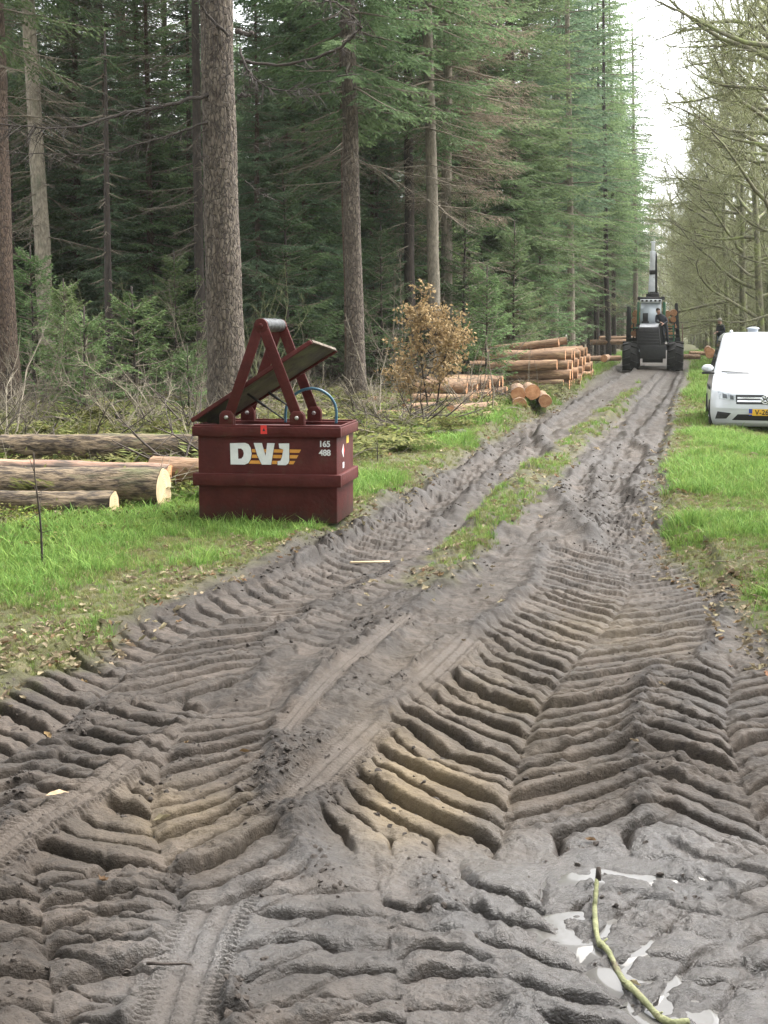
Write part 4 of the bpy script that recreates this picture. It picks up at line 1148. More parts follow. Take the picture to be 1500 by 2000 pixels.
# fallen leaves
def leaf_me(nm, m, L=.075, W=.042, curl=.02):
    b = MB()
    o = np.array([[-.5, 0], [-.28, .32], [-.10, .24], [.12, .5], [.26, .30], [.5, 0], [.26, -.32], [.10, -.5], [-.12, -.26], [-.30, -.36]]) * [L, W]
    z = np.array([0.3, 1.0, .8, 1.2, .6, .9, .7, 1.1, .7, .9]) * curl * rg.uniform(.4, 1.4, 10)
    Vv = np.vstack([np.column_stack([o, z]), [[0, 0, 0]]])
    b.add(Vv, [[10, i, (i + 1) % 10] for i in range(10)], None, np.full(11, rg.uniform(.1, 1)))
    return b.mesh(nm, m, False, 'shade')
LV = [leaf_me('leaf', M_LEAF_PALE, .055 + .01 * i, .034, .012 + .004 * i) for i in range(4)] + [leaf_me('leaf', M_LEAF_BROWN, .06, .038, .016) for i in range(3)]
lx, ly, ls, lp = [], [], [], []
def add_leaves(x, y, keep, pale, size=1.0):
    k = rg.random(len(x)) < keep
    x, y = x[k], y[k]; lx.append(x); ly.append(y); ls.append(size * rg.uniform(.6, 1.25, len(x))); lp.append(np.where(rg.random(len(x)) < pale, rg.integers(0, 4, len(x)), rg.integers(4, 7, len(x))))
for y0, y1, d in ((5.0, 10, 620), (10, 18, 210), (18, 40, 40)):
    x, y = scatter_pts(y0, y1, d, lambda y: np.maximum(l_edge(y) - 1.9, -(.29 * y + 1.7)), lambda y: l_edge(y) + .25)
    e = l_edge(y) - x - edge_wob(x, y); add_leaves(x, y, np.exp(-((e - .22) / .34) ** 2) * np.clip(.65 + 1.2 * fbm(x * 1.2, y * 1.2, 3, 311), 0, 1) + .05, .88, .8 if y0 < 18 else 1.3)
    x, y = scatter_pts(y0, y1, d, lambda y: r_edge(y) - .25, lambda y: np.minimum(r_edge(y) + 3.5, .29 * y + 1.7))
    e = x - r_edge(y) + edge_wob(x, y); add_leaves(x, y, .8 * np.exp(-((e - .2) / .42) ** 2) * np.clip(.6 + 1.2 * fbm(x * 1.2, y * 1.2, 3, 312), 0, 1) + .10 * (1 - sst(10, 20, y)) + .04, .88, .8 if y0 < 18 else 1.3)
    x, y = scatter_pts(max(y0, 8.5), max(y1, 9), d * .8, lambda y: np.interp(y, MEDIAN[:, 0], MEDIAN[:, 1]) - .5, lambda y: np.interp(y, MEDIAN[:, 0], MEDIAN[:, 1]) + .5)
    add_leaves(x, y, .22 * median_mask(x, y) + .02, .9, 1.0 if y0 < 18 else 1.3)
x, y = scatter_pts(12.5, 40, 40, lambda y: -.36 * y, lambda y: grass_l(y) + .2); add_leaves(x, y, np.ones(len(x)) * .8, .35, 1.5)
x, y = scatter_pts(3.2, 9, 1.0, lambda y: -.3 * y, lambda y: .3 * y); add_leaves(x, y, road_mask(x, y) * .5, .5, .7)
lx, ly, ls, lp = map(np.concatenate, (lx, ly, ls, lp)); n = len(lx)
gn_scatter('fallen_leaves', LV, np.column_stack([lx, ly, surf_z(lx, ly) + .004 + .012 * rg.random(n)]), np.column_stack([rg.normal(0, .35, n), rg.normal(0, .35, n), rg.uniform(0, 6.283, n)]), ls, lp)
print('leaves', n)

# clods of churned mud
M_CLOD = mat('mud_clod', (.028, .021, .016), (.060, .047, .038), 14, .85, .5, 60, obj_random=.2)
def clod_me():
    bm = bmesh.new(); bmesh.ops.create_icosphere(bm, subdivisions=2, radius=1.0)
    s = rg.uniform(0, 50)
    for v in bm.verts:
        c = v.co; f = 1 + .45 * vnoise(c.x * 1.3 + s, c.y * 1.3 + c.z * 1.7, 5) + .25 * vnoise(c.x * 3 + s, c.y * 3 - c.z * 3.1, 6)
        v.co = c * float(f); v.co.z *= .6
    me = bpy.data.meshes.new('clod'); bm.to_mesh(me); bm.free(); me.materials.append(M_CLOD)
    return me
CL = [clod_me() for _ in range(4)]
prob = (g_clod * .9 + .04 + .25 * (1 - np.abs(2 * g_road - 1)) * .6) * (g_road > .3) * (1 - .9 * np.clip(g_wet, 0, 1))
sel = (GY.ravel() < 22) & (prob > .02)
idx = np.flatnonzero(sel)
w = prob[idx] * (GY.ravel()[idx] / 6) ** .6
w = w * np.clip(.25 + 1.8 * fbm(GX.ravel()[idx] * 1.6, GY.ravel()[idx] * 1.6, 3, 321), .03, 2)
pk = rg.choice(idx, 2600, p=w / w.sum())
cx = GX.ravel()[pk] + rg.normal(0, .01, len(pk)); cy = GY.ravel()[pk] + rg.normal(0, .01, len(pk)); n = len(pk)
gn_scatter('mud_clods', CL, np.column_stack([cx, cy, surf_z(cx, cy) - .001]), rg.uniform(0, 6.28, (n, 3)) * [.15, .15, 1], .0025 + .009 * rg.random(n) ** 3 + .0006 * cy, rg.integers(0, 4, n))

# herbs and moss on the bank by the long logs
def herb_me(m, n=26, R=.11, h=.07, L=.035, W=.026):
    b = MB(); th = rg.uniform(0, 6.283, n); r = R * np.sqrt(rg.random(n))
    P = np.column_stack([r * np.cos(th), r * np.sin(th), h * rg.random(n)])
    D = unit(np.column_stack([np.cos(th), np.sin(th), rg.normal(.2, .4, n)]) + rg.normal(0, .5, (n, 3)))
    N = unit(np.cross(D, unit(np.array([0, 0, 1.0]) + .4 * rg.normal(0, 1, (n, 3)))))
    b.kites(P, D, L * rg.uniform(.6, 1.3, n), W * rg.uniform(.6, 1.3, n), N, rg.random(n))
    return b.mesh('herb', m, False, 'shade')
def frond_me(m, n=7, L=.42):
    b = MB()
    for i in range(n):
        th = rg.uniform(0, 6.283); d = np.array([math.cos(th), math.sin(th), 0]); l = L * rg.uniform(.6, 1.1)
        t = np.linspace(.1, 1, 12); A = d * (t * l)[:, None] + np.array([0, 0, 1.0]) * (l * (.75 * t - .75 * t ** 2.2))[:, None]
        s = np.cross(d, [0, 0, 1.0])
        for sg in (1, -1):
            D = unit(d * .5 + s * sg + rg.normal(0, .12, (12, 3))); ll = l * .30 * (1.05 - t)
            b.kites(A, D, ll, ll * .3 + .006, unit(np.cross(D, [0, 0, 1.0])), rg.random(12))
    return b.mesh('frond', m, False, 'shade')
HB = [herb_me(M_HERB), herb_me(M_HERB, 30, .12, .05), herb_me(M_FERN, 24, .12, .09), frond_me(M_FERN), frond_me(M_HERB, 6, .3)]
hx, hy = [], []
x, y = scatter_pts(9.0, 13.2, 60, lambda y: -(.29 * y + 1.7), lambda y: np.minimum(grass_l(y) + .9, l_edge(y) - .3)); k = rg.random(len(x)) < sst(-2.0, -.2, grass_l(y) - x); hx.append(x[k]); hy.append(y[k])
x, y = scatter_pts(13.2, 26, 22, lambda y: -.36 * y, lambda y: grass_l(y) + .1); hx.append(x); hy.append(y)
x, y = scatter_pts(26, 60, 6, lambda y: -.36 * y, lambda y: grass_l(y) + .1); hx.append(x); hy.append(y)
x, y = scatter_pts(25, 90, 1.6, lambda y: road_x(y) + 4.2, lambda y: road_x(y) + 12); hx.append(x); hy.append(y)
hx, hy = map(np.concatenate, (hx, hy)); n = len(hx)
hp = np.where(hy < 13.2, np.where(rg.random(n) < .93, rg.integers(0, 3, n), 4), rg.choice([1, 2, 3, 3, 4, 2], n))
gn_scatter('undergrowth', HB, np.column_stack([hx, hy, surf_z(hx, hy)]), np.column_stack([rg.normal(0, .15, n), rg.normal(0, .15, n), rg.uniform(0, 6.283, n)]), np.where(hy < 13.2, .8, 1.5) * rg.uniform(.6, 1.3, n), hp)
print('herbs', n)

# brash: cut twigs and bare shoots lying all over the forest floor
M_TWIG_PALE = mat('twigs_pale', (.110, .095, .068), (.220, .190, .140), 6, .9, obj_random=.25)
def brash_me(m, n=9, L=.8, up=.25, r=.008):
    b = MB()
    for i in range(n):
        p = np.append(rg.normal(0, .25, 2), .03); d = unit(np.append(rg.normal(0, 1, 2), abs(rg.normal(0, up))))
        A = grow(rg, p, d, L * rg.uniform(.4, 1.2), 4, .15, 0)
        b.tube(A, np.linspace(r * rg.uniform(.6, 1.5), r * .3, 5), 4, cap=False)
        k = 5; s = rg.integers(1, 4, k); D = unit(unit(A[s + 1] - A[s]) + rg.normal(0, .6, (k, 3)))
        b.segs(A[s], A[s] + D * rg.uniform(.1, .35, (k, 1)), r * .45, r * .2, 3)
    return b.mesh('brash', m)
BR = [brash_me(M_TWIG_PALE), brash_me(M_DEADWOOD, 12, 1.0), brash_me(M_DEADWOOD, 8, 1.2, .9), brash_me(M_TWIG_PALE, 6, 1.0, 1.4, .006), brash_me(M_BARK_DARK, 10, 1.1, .5, .012)]
bx, by = [], []
for y0, y1, d in ((14.5, 26, 1.0), (26, 42, 1.0), (42, 70, .6)):
    x, y = scatter_pts(y0, y1, d, lambda y: -.36 * y, lambda y: grass_l(y) - .25); bx.append(x); by.append(y)
x, y = scatter_pts(30, 95, 1.2, lambda y: road_x(y) + 4.4, lambda y: road_x(y) + 13); bx.append(x); by.append(y)
bx, by = map(np.concatenate, (bx, by)); n = len(bx)
gn_scatter('brushwood', BR, np.column_stack([bx, by, surf_z(bx, by)]), np.column_stack([rg.normal(0, .1, n), rg.normal(0, .1, n), rg.uniform(0, 6.283, n)]), rg.uniform(.6, 1.4, n), rg.integers(0, 5, n))

# ================================================================== SHRUBS
def shrub_mesh(seed, stems=7, H=2.2, spread=.5, r=.012, tw=10):
    rng = np.random.default_rng(seed); b = MB()
    for i in range(stems):
        a = rng.uniform(0, 6.283); d = unit(np.array([math.cos(a) * spread, math.sin(a) * spread, 1.0]))
        A = grow(rng, np.array([rng.normal(0, .06), rng.normal(0, .06), -.05]), d, H * rng.uniform(.55, 1.1), 7, .14, .02)
        b.tube(A, np.linspace(r * rng.uniform(.7, 1.3), .003, 8), 5, cap=False)
        s = rng.uniform(1, 6.9, tw); k = s.astype(int); P = A[k] + (A[k + 1] - A[k]) * (s - k)[:, None]
        D = unit(unit(A[k + 1] - A[k]) + rng.normal(0, .7, (tw, 3))); l = rng.uniform(.15, .6, (tw, 1)) * H * .3
        b.segs(P, P + D * l, .005, .0025, 3)
        P2 = np.repeat(P + D * l * .6, 3, 0); D2 = unit(np.repeat(D, 3, 0) + rng.normal(0, .6, (tw * 3, 3)))
        b.segs(P2, P2 + D2 * rng.uniform(.08, .3, (tw * 3, 1)), .003, .0015, 3)
    return b
SHR = [shrub_mesh(1).mesh('shrub', M_TWIG_PALE), shrub_mesh(2, 5, 1.4).mesh('shrub', M_TWIG_PALE), shrub_mesh(3, 9, 3.0, .4, .016, 14).mesh('shrub', M_OAK_TWIG), shrub_mesh(4, 10, 3.6, .5, .018, 16).mesh('shrub', M_DEADWOOD)]
for px, Y, k, sc, lab in [(10, 20, 0, 1.0, 'pale leafless shrub at the far left behind the long logs'), (300, 24, 1, 1.2, 'bare pale shoots left of the container in front of the thick fir'), (240, 22, 1, .9, 'low bare shrub behind the middle of the top long log'),
                          (60, 23, 3, .6, 'grey tangled shrub under the reddish trunk'), (735, 27, 0, .8, 'bare shrub right of the grey trunk beside the brown leaved bush'), (905, 29, 1, 1.1, 'pale dry stalks standing in front of the small log pile'), (1015, 50, 2, 1.0, 'bare young larch like sapling behind the small log pile')]:
    t = thing('bare_shrub', lab, 'shrub', ((px - 750) / F_PX * Y, Y, sz((px - 750) / F_PX * Y, Y)), data=SHR[k]); t.scale = (sc,) * 3
rs = np.random.default_rng(31)
for i in range(70):
    y = rs.uniform(40, 170); x = road_x(y) + rs.uniform(4.0, 11)
    t = thing('bare_shrub', 'tangled bare shrub between the oaks right of the track', 'shrub', (x, y, sz(x, y)), rs.uniform(0, 6.28), 'shrubs between the oaks', SHR[2 + i % 2]); t.scale = (rs.uniform(.8, 1.5),) * 3
for i in range(45):
    y = rs.uniform(30, 70); x = rs.uniform(-.33 * y, road_x(y) - 5)
    t = thing('bare_shrub', 'tangled bare shrub under the spruces', 'shrub', (x, y, sz(x, y)), rs.uniform(0, 6.28), 'bare shrubs under the spruces', SHR[rs.integers(0, 4)]); t.scale = (rs.uniform(.7, 1.2),) * 3

# the beech that kept its brown leaves
M_BEECH = leafmat('beech_leaves', (.215, .136, .070), (.480, .330, .190), .6, .1, trans=.3)
bsh = thing('beech_bush', 'young beech bush covered in coppery brown leaves', 'bush', (.93, 28.5, sz(.93, 28.5)))
rb = np.random.default_rng(19)
bw, bl = MB(), MB()
for i in range(22):
    if i < 2: p0, d, L = np.array([.10 * i - .05, 0, -.05]), np.array([(-.05, .18)[i], 0, 1.0]), 2.35 - .45 * i
    else:
        h = rb.uniform(.30, 1.9); a = rb.uniform(0, 6.283); p0 = np.array([-.02, 0, h]); d = np.array([math.cos(a), math.sin(a), .55]); L = (1.12 - .38 * h) * rb.uniform(.75, 1.1)
    A = grow(rb, p0, unit(d), L * 1.12, 7, .12, .03)
    bw.tube(A, np.linspace(.022 if i < 2 else .011, .003, 8), 6, cap=False)
    nt_ = int(14 + L * 13); s = rb.uniform(1.2 if i > 1 else 3.0, 6.95, nt_); k = s.astype(int); P = A[k] + (A[k + 1] - A[k]) * (s - k)[:, None]
    D = unit(unit(A[k + 1] - A[k]) * .7 + rb.normal(0, .6, (nt_, 3)) * [1, 1, .5]); l = rb.uniform(.15, .42, nt_)
    E = P + D * l[:, None]; bw.segs(P, E, .004, .002, 3)
    m = 9; f = rb.uniform(.2, 1.05, (nt_, m)); Q = (P[:, None] + D[:, None] * (l[:, None] * f)[..., None]).reshape(-1, 3) + rb.normal(0, .02, (nt_ * m, 3))
    DD = unit(np.repeat(D, m, 0) * .4 + rb.normal(0, .7, (nt_ * m, 3)) + [0, 0, -.25]); NN = unit(np.cross(DD, rb.normal(0, 1, (nt_ * m, 3))))
    bl.kites(Q, DD, rb.uniform(.055, .095, nt_ * m), rb.uniform(.034, .055, nt_ * m), NN, rb.random(nt_ * m))
bw.build('stems', M_BARK_DARK, bsh, True)
o = link('crown', bl.mesh('crown', M_BEECH, False, 'shade'), bsh); o['kind'] = 'stuff'

# thin saplings standing in front of the long logs
for px, yb, yt, lab in [(83, 1107, 868, 'thin dark sapling standing alone in the grass before the long logs'), (737, 905, 858, 'short dark stake of a sapling in the grass right of the container'), (262, 915, 860, 'pale thin shoot in front of the top long log')]:
    q = G(px, yb); h = (yb - yt) / F_PX * q.y
    b = MB(); A = grow(rb, np.array([0, 0, -.03]), np.array([.03, 0, 1.0]), h, 6, .04, .05); b.tube(A, np.linspace(.010, .004, 7), 6)
    s = rb.uniform(2, 5.9, 7); k = s.astype(int); D = unit(rb.normal(0, 1, (7, 3)) + [0, 0, .8]); b.segs(A[k], A[k] + D * rb.uniform(.05, .2, (7, 1)), .003, .0015, 3)
    thing('sapling', lab, 'sapling', (q.x, q.y, sz(q.x, q.y)), data=b.mesh('sapling', M_BARK_DARK if px != 262 else M_TWIG_PALE))

# ================================================================== LOGS
def cut_mat(name, c1, c2, ring=55):
    m = bpy.data.materials.new(name); m.use_nodes = True; N, L = nt(m); b = N['Principled BSDF']; b.inputs['Roughness'].default_value = .75; b.inputs['Specular IOR Level'].default_value = .2
    tc = N.new('ShaderNodeTexCoord'); mp = N.new('ShaderNodeMapping'); mp.inputs['Scale'].default_value = (0, 1, 1)
    L.new(tc.outputs['Object'], mp.inputs[0])
    ln = N.new('ShaderNodeVectorMath'); ln.operation = 'LENGTH'; L.new(mp.outputs[0], ln.inputs[0])
    nz = N.new('ShaderNodeTexNoise'); nz.inputs['Scale'].default_value = 9; L.new(mp.outputs[0], nz.inputs['Vector'])
    ma = N.new('ShaderNodeMath'); ma.operation = 'MULTIPLY_ADD'; L.new(nz.outputs[0], ma.inputs[0]); ma.inputs[1].default_value = .03; L.new(ln.outputs['Value'], ma.inputs[2])
    mu = N.new('ShaderNodeMath'); mu.operation = 'MULTIPLY'; mu.inputs[1].default_value = ring * 6.283; L.new(ma.outputs[0], mu.inputs[0])
    si = N.new('ShaderNodeMath'); si.operation = 'SINE'; L.new(mu.outputs[0], si.inputs[0])
    n2 = N.new('ShaderNodeTexNoise'); n2.inputs['Scale'].default_value = 14; n2.inputs['Detail'].default_value = 6; L.new(tc.outputs['Object'], n2.inputs['Vector'])
    a2 = N.new('ShaderNodeMath'); a2.operation = 'MULTIPLY_ADD'; L.new(si.outputs[0], a2.inputs[0]); a2.inputs[1].default_value = .16; L.new(n2.outputs[0], a2.inputs[2])
    r = N.new('ShaderNodeValToRGB'); r.color_ramp.elements[0].position = .3; r.color_ramp.elements[0].color = (*c1, 1); r.color_ramp.elements[1].position = .75; r.color_ramp.elements[1].color = (*c2, 1)
    L.new(a2.outputs[0], r.inputs[0])
    oi = N.new('ShaderNodeObjectInfo'); hs = N.new('ShaderNodeHueSaturation'); mr = N.new('ShaderNodeMapRange'); mr.inputs['To Min'].default_value = .75; mr.inputs['To Max'].default_value = 1.2
    L.new(oi.outputs['Random'], mr.inputs[0]); L.new(mr.outputs[0], hs.inputs['Value']); L.new(r.outputs[0], hs.inputs['Color']); L.new(hs.outputs[0], b.inputs['Base Color'])
    return m
M_CUT_ORANGE = cut_mat('cut_wood_orange', (.330, .150, .070), (.560, .320, .170))
M_CUT_PALE = cut_mat('cut_wood_pale', (.400, .290, .170), (.560, .440, .285), 45)
M_LOGBARK = mat('log_bark', (.028, .019, .012), (.165, .122, .076), 15, .92, 1.0, 34, stretch=(.4, 1.5, 1.5), obj_random=.12, c3=(.110, .112, .050), s3=2.2, t3=(.54, .70), ramp=(.42, .60))
M_LOGBARK_RED = mat('log_bark_red', (.100, .056, .032), (.280, .172, .098), 10, .85, .8, 24, stretch=(.35, 1.8, 1.8), obj_random=.25, c3=(.380, .255, .140), s3=3.0, t3=(.54, .64))
M_LOGBARK_PINK = mat('log_bark_peeled', (.240, .120, .080), (.430, .270, .180), 8, .8, .6, 24, stretch=(.3, 1.6, 1.6), c3=(.065, .048, .036), s3=2.0, t3=(.46, .58))
def log_meshes(L, r, bark, cut, seed, n=22, m=26, taper=.06, amp=.026):
    rng = np.random.default_rng(seed)
    x = np.linspace(-L / 2, L / 2, m); th = np.arange(n) / n * 6.2832
    X, T = np.meshgrid(x, th, indexing='ij'); u = T / 6.2832
    nn = lambda f, g, s: fbm(u * f, X * g, 3, s) * (1 - u) + fbm((u - 1) * f, X * g, 3, s) * u
    R = r * (1 - taper * (X / L)) + amp * (nn(10, 3, seed) + .7 * np.minimum(0, np.abs(nn(14, 1.2, seed + 4)) * 3 - .6)) + r * .06 * nn(3, .6, seed + 9)
    cy = r * .12 * np.sin(x * 1.1 + seed); cz = r * .06 * np.sin(x * .8 + seed * 2)
    P = np.stack([X, R * np.cos(T) + cy[:, None], R * np.sin(T) + cz[:, None]], 2).reshape(-1, 3)
    a = (np.arange(m - 1)[:, None] * n + np.arange(n)[None]).ravel(); b = (np.arange(m - 1)[:, None] * n + (np.arange(n)[None] + 1) % n).ravel()
    bark_me = new_mesh('bark', P, [np.stack([a, b, b + n, a + n], 1)], bark, True)
    ends = []
    for i, sg in ((0, -1), (m - 1, 1)):
        ring = P[i * n:(i + 1) * n] * [1, .985, .985] + [sg * .003, 0, 0]; c = ring.mean(0) + [sg * .002, 0, 0]
        inner = (ring + P[i * n:(i + 1) * n]) / 2 - [sg * .02, 0, 0]
        k = np.arange(n); k2 = (k + 1) % n
        f = np.stack([np.full(n, n), k, k2], 1)
        ends.append(new_mesh('cut_face', np.vstack([ring, [c]]), [f if sg > 0 else f[:, ::-1]], cut))
    return bark_me, ends
def put_log(ms, label, mid, axis, name='log', group=None, roll=0.0, sc=1.0, lsc=1.0):
    bark_me, ends = ms
    ax = Vector(axis).normalized()
    rot = ax.to_track_quat('X', 'Z').to_euler()
    t = link(name, bark_me, None, tuple(mid), None, label=label, category='log', group=group)
    t.rotation_mode = 'QUATERNION'
    from mathutils import Quaternion
    t.rotation_quaternion = ax.to_track_quat('X', 'Z') @ Quaternion((1, 0, 0), roll)
    t.scale = (lsc, sc, sc)
    for e in ends: link('cut_face', e, t)
    return t
def log_px(pa, Ya, za, pb, Yb, zb, r, bark, cut, seed, label, **k):
    """log from image column pa at distance Ya to column pb at distance Yb, axis heights za, zb"""
    A = Vector(((pa - 750) / F_PX * Ya, Ya, za)); B = Vector(((pb - 750) / F_PX * Yb, Yb, zb))
    L = (B - A).length
    return put_log(log_meshes(L, r, bark, cut, seed, 40, max(30, int(L * 14)), .05, .022), label, (A + B) / 2, B - A, **k)
gz = lambda px, Y: sz((px - 750) / F_PX * Y, Y)
log_px(2, 17.6, gz(2, 17.6) + .14, 640, 16.6, gz(500, 16.6) + .24, .180, M_LOGBARK, M_CUT_PALE, 1, 'long mossy grey log on top, running behind the container')
log_px(-260, 13.75, .16, 318, 13.2, .205, .215, M_LOGBARK, M_CUT_PALE, 2, 'thick log with the tall pale cut end just left of the container')
log_px(-300, 13.1, .09, 220, 12.75, .095, .140, M_LOGBARK, M_CUT_PALE, 3, 'front log with the small pale cut end, sunk in the grass')
log_px(-300, 15.6, .19, 330, 14.6, .17, .14, M_LOGBARK_PINK, M_CUT_ORANGE, 4, 'peeled pinkish log behind the front logs at the left edge')
log_px(300, 14.9, .21, 560, 14.4, .21, .155, M_LOGBARK_RED, M_CUT_ORANGE, 5, 'reddish log showing between the tall cut end and the container')
log_px(690, 20.8, .03, 905, 22.6, .03, .11, M_BARK_DARK, M_CUT_ORANGE, 6, 'blackish rotten log lying in the brush right of the container')
# fresh logs lying in the brush round the beech bush
for i, (pa, Ya, pb, Yb, r, lab) in enumerate([(725, 33, 800, 32, .10, 'pale cut log on the ground right of the grey trunk'), (790, 29.5, 905, 30.5, .11, 'orange flanked log lying under the brown leaved bush'), (880, 28, 965, 30, .12, 'pale log lying right of the foot of the brown leaved bush'), (740, 27.5, 850, 27, .09, 'thin pale log lying left of the foot of the brown leaved bush'), (930, 26.5, 975, 28.5, .08, 'short pale log in dry grass below the small log pile')]):
    log_px(pa, Ya, r * .8, pb, Yb, r * .8, r, M_LOGBARK_RED, M_CUT_ORANGE, 30 + i, lab)
RD = Vector((math.sin(ROAD_ANG), math.cos(ROAD_ANG), 0)); RL = Vector((-math.cos(ROAD_ANG), math.sin(ROAD_ANG), 0))
def road_pt(y, off, z): return Vector((road_x(y) + off, y, z))
LG = [log_meshes(2.5, .165, M_LOGBARK_RED, M_CUT_ORANGE, 50 + i, 18, 16) for i in range(4)]
rl = np.random.default_rng(6)
# four logs end on to the camera
for px, py, Y, s, lab in [(1011, 770, 30.6, .95, 'upper left of the four logs whose round ends face the track'), (1041, 767, 30.8, 1.0, 'largest round log end, upper right of the four'), (1015, 792, 30.2, .92, 'lower left of the four logs with round ends, on the grass'), (1066, 783, 30.6, .85, 'small round log end at the right of the four')]:
    p = AT(px, py, Y); ax = Vector((.06 + rl.normal(0, .02), 1, 0))
    put_log(LG[rl.integers(0, 4)], lab, p + ax.normalized() * 1.25, ax, roll=rl.uniform(0, 6.28), sc=s)
# tall pile: logs lie across, their ends towards the track
d = 41.0; n_ = 0
while d < 53.5:
    lay = 4 if d < 51.5 else 3
    for j in range(lay):
        s = rl.uniform(.82, 1.06)
        y = d + (.165 if j % 2 else 0) + rl.normal(0, .02)
        e = road_pt(y, -1.85 + rl.normal(0, .10) - .05 * j, .15 + j * .268)
        front = d < 41.2
        lab = ['lowest front log of the tall pile, bark to the camera', 'second front log of the tall pile', 'third front log of the tall pile', 'top front log of the tall pile, its bark torn'][j] if front else 'log in the tall pile, its sawn end towards the track'
        put_log(LG[rl.integers(0, 4)], lab, e + RL * 1.25, RL * -1 + Vector((0, rl.normal(0, .03), rl.normal(0, .01))), group=None if front else 'logs in the tall pile', roll=rl.uniform(0, 6.28), sc=s)
    d += .345
for k in range(2):
    y = 43 + k * 3.1; put_log(LG[k % 4], 'log thrown loosely on top of the tall pile', road_pt(y, -2.1, 1.20) + RL * 1.4, RL * -1 + Vector((0, rl.normal(0, .10), rl.normal(.02, .04))), group='loose logs on top of the tall pile', roll=k, sc=.75)
# low pile left of it
d = 31.6
while d < 38:
    for j in range(2 if d > 32.5 else 1):
        y = d + .15 * j; e = road_pt(y, -3.25 + rl.normal(0, .14) - .12 * j, .14 + j * .26)
        put_log(LG[rl.integers(0, 4)], 'log of the low pile beside the brown leaved bush', e + RL * .62, RL * -1 + Vector((0, rl.normal(0, .06), 0)), group='logs of the low pile', roll=rl.uniform(0, 6.28), sc=rl.uniform(.65, .9), lsc=.5)
    d += .31
# far logs
for px, py, Y, ax, s, lab in [(1388, 690, 60, (.23, 1, 0), 1.3, 'thick orange log end on the verge left of the car'), (1382, 683, 61, (.23, 1, 0), .9, 'small log end lying on top of the orange one by the car'), (1402, 699, 59, (.24, 1, 0), 1.0, 'dark log end half hidden by the car'), (1350, 697, 66, (1, .15, 0), .7, 'dark branchy log lying right of the forwarder wheels'), (1362, 690, 72, (1, .2, 0), .6, 'dark thin log on the grass behind the forwarder'),
                              (1212, 662, 84, (1, .12, 0), 1.0, 'pale log lying left of the forwarder'), (1196, 668, 82, (1, -.05, 0), .9, 'lower pale log lying left of the forwarder'), (1160, 700, 62, (1, .3, 0), .7, 'dark log on the verge just past the tall pile'), (1180, 700, 60, (.2, 1, 0), .9, 'log end on the grass at the track edge past the tall pile')]:
    p = AT(px, py, Y); a = Vector(ax).normalized()
    put_log(LG[rl.integers(0, 4)], lab, p + a * (1.25 if ax[1] == 1 else 0), a, roll=rl.uniform(0, 6.28), sc=s, lsc=.33 if 'forwarder wheels' in lab or 'behind the forwarder' in lab else 1)
# ================================================================== FUEL CONTAINER
M_RED = mat('container_paint', (.053, .0108, .0100), (.084, .0188, .0162), 5, .6, .3, 30, c3=(.075, .036, .024), s3=4.5, t3=(.57, .68), spec=.14, dirt=(.040, .029, .022))
M_RED_DARK = mat('container_paint_inside', (.060, .016, .016), (.080, .022, .020), 6, .7)
M_SOOT = mat('black_wrap', (.012, .013, .015), (.038, .040, .044), 9, .38, .4, 18)
M_UNDER = mat('lid_underside', (.028, .022, .016), (.070, .082, .030), 7, .8, .3, 30)
M_WHITE = mat('white_lettering', (.62, .63, .64), (.74, .74, .74), 14, .6, c3=(.40, .33, .32), s3=9, t3=(.66, .75))
M_ORANGE = mat('orange_lettering', (.56, .24, .030), (.66, .31, .05), 12, .6, c3=(.30, .10, .04), s3=8, t3=(.62, .72))
M_REDSTICK = mat('red_sticker', (.65, .03, .025), rough=.5)
M_YELSTICK = mat('yellow_sticker', (.70, .50, .06), rough=.5)
M_STEEL = mat('worn_steel', (.25, .24, .23), (.40, .39, .37), 20, .4, metal=.6)
M_HOSE = mat('blue_hose', (.020, .085, .130), (.035, .125, .180), 10, .4)
M_BLACK = mat('black_plastic', (.012, .012, .013), rough=.5)
from mathutils.geometry import tessellate_polygon
def flat(name, loops, y, m, parent, thick=.0):
    """flat figure in the xz plane facing -y; first loop is the outline, the rest are holes"""
    L3 = [[Vector((p[0], p[1], 0)) for p in lp] for lp in loops]
    tri = tessellate_polygon(L3)
    pts = [p for lp in loops for p in lp]
    b = MB(); b.add([[p[0], y, p[1]] for p in pts], tri)
    return b.build(name, m, parent)
def text_mesh(s, size, m, offset=0.0, shear=0.0, space=1.0):
    c = bpy.data.curves.new('t', 'FONT'); c.body = s; c.size = size; c.offset = offset; c.shear = shear; c.align_x = 'CENTER'; c.space_character = space
    o = bpy.data.objects.new('t', c); COL.objects.link(o); bpy.context.view_layer.update()
    me = bpy.data.meshes.new_from_object(o.evaluated_get(bpy.context.evaluated_depsgraph_get()))
    bpy.data.objects.remove(o); bpy.data.curves.remove(c); me.materials.clear(); me.materials.append(m)
    return me
CA = math.radians(8.3); CG = G(523, 1030); CZ = sz(CG.x, CG.y + .3) - .02
box = thing('fuel_container', 'dark red steel fuel container with an A-frame top, DVJ lettering and tilted lid', 'container', (CG.x, CG.y, CZ), -CA)
BM = Matrix.Translation((CG.x, CG.y, CZ)) @ Matrix.Rotation(-CA, 4, 'Z'); BI = BM.inverted()
def bl_(px, py, xl, yl):
    """container-local point seen at a pixel, at the depth of local (xl, yl)"""
    return BI @ AT(px, py, (BM @ Vector((xl, yl, 0))).y)
W2, DEP, ZB, ZT = .600, .82, .055, .865
b = MB(); b.box((0, DEP / 2, (ZB + .80) / 2), (2 * W2, DEP, .80 - ZB)); b.build('body', M_RED, box, bevel=.008)
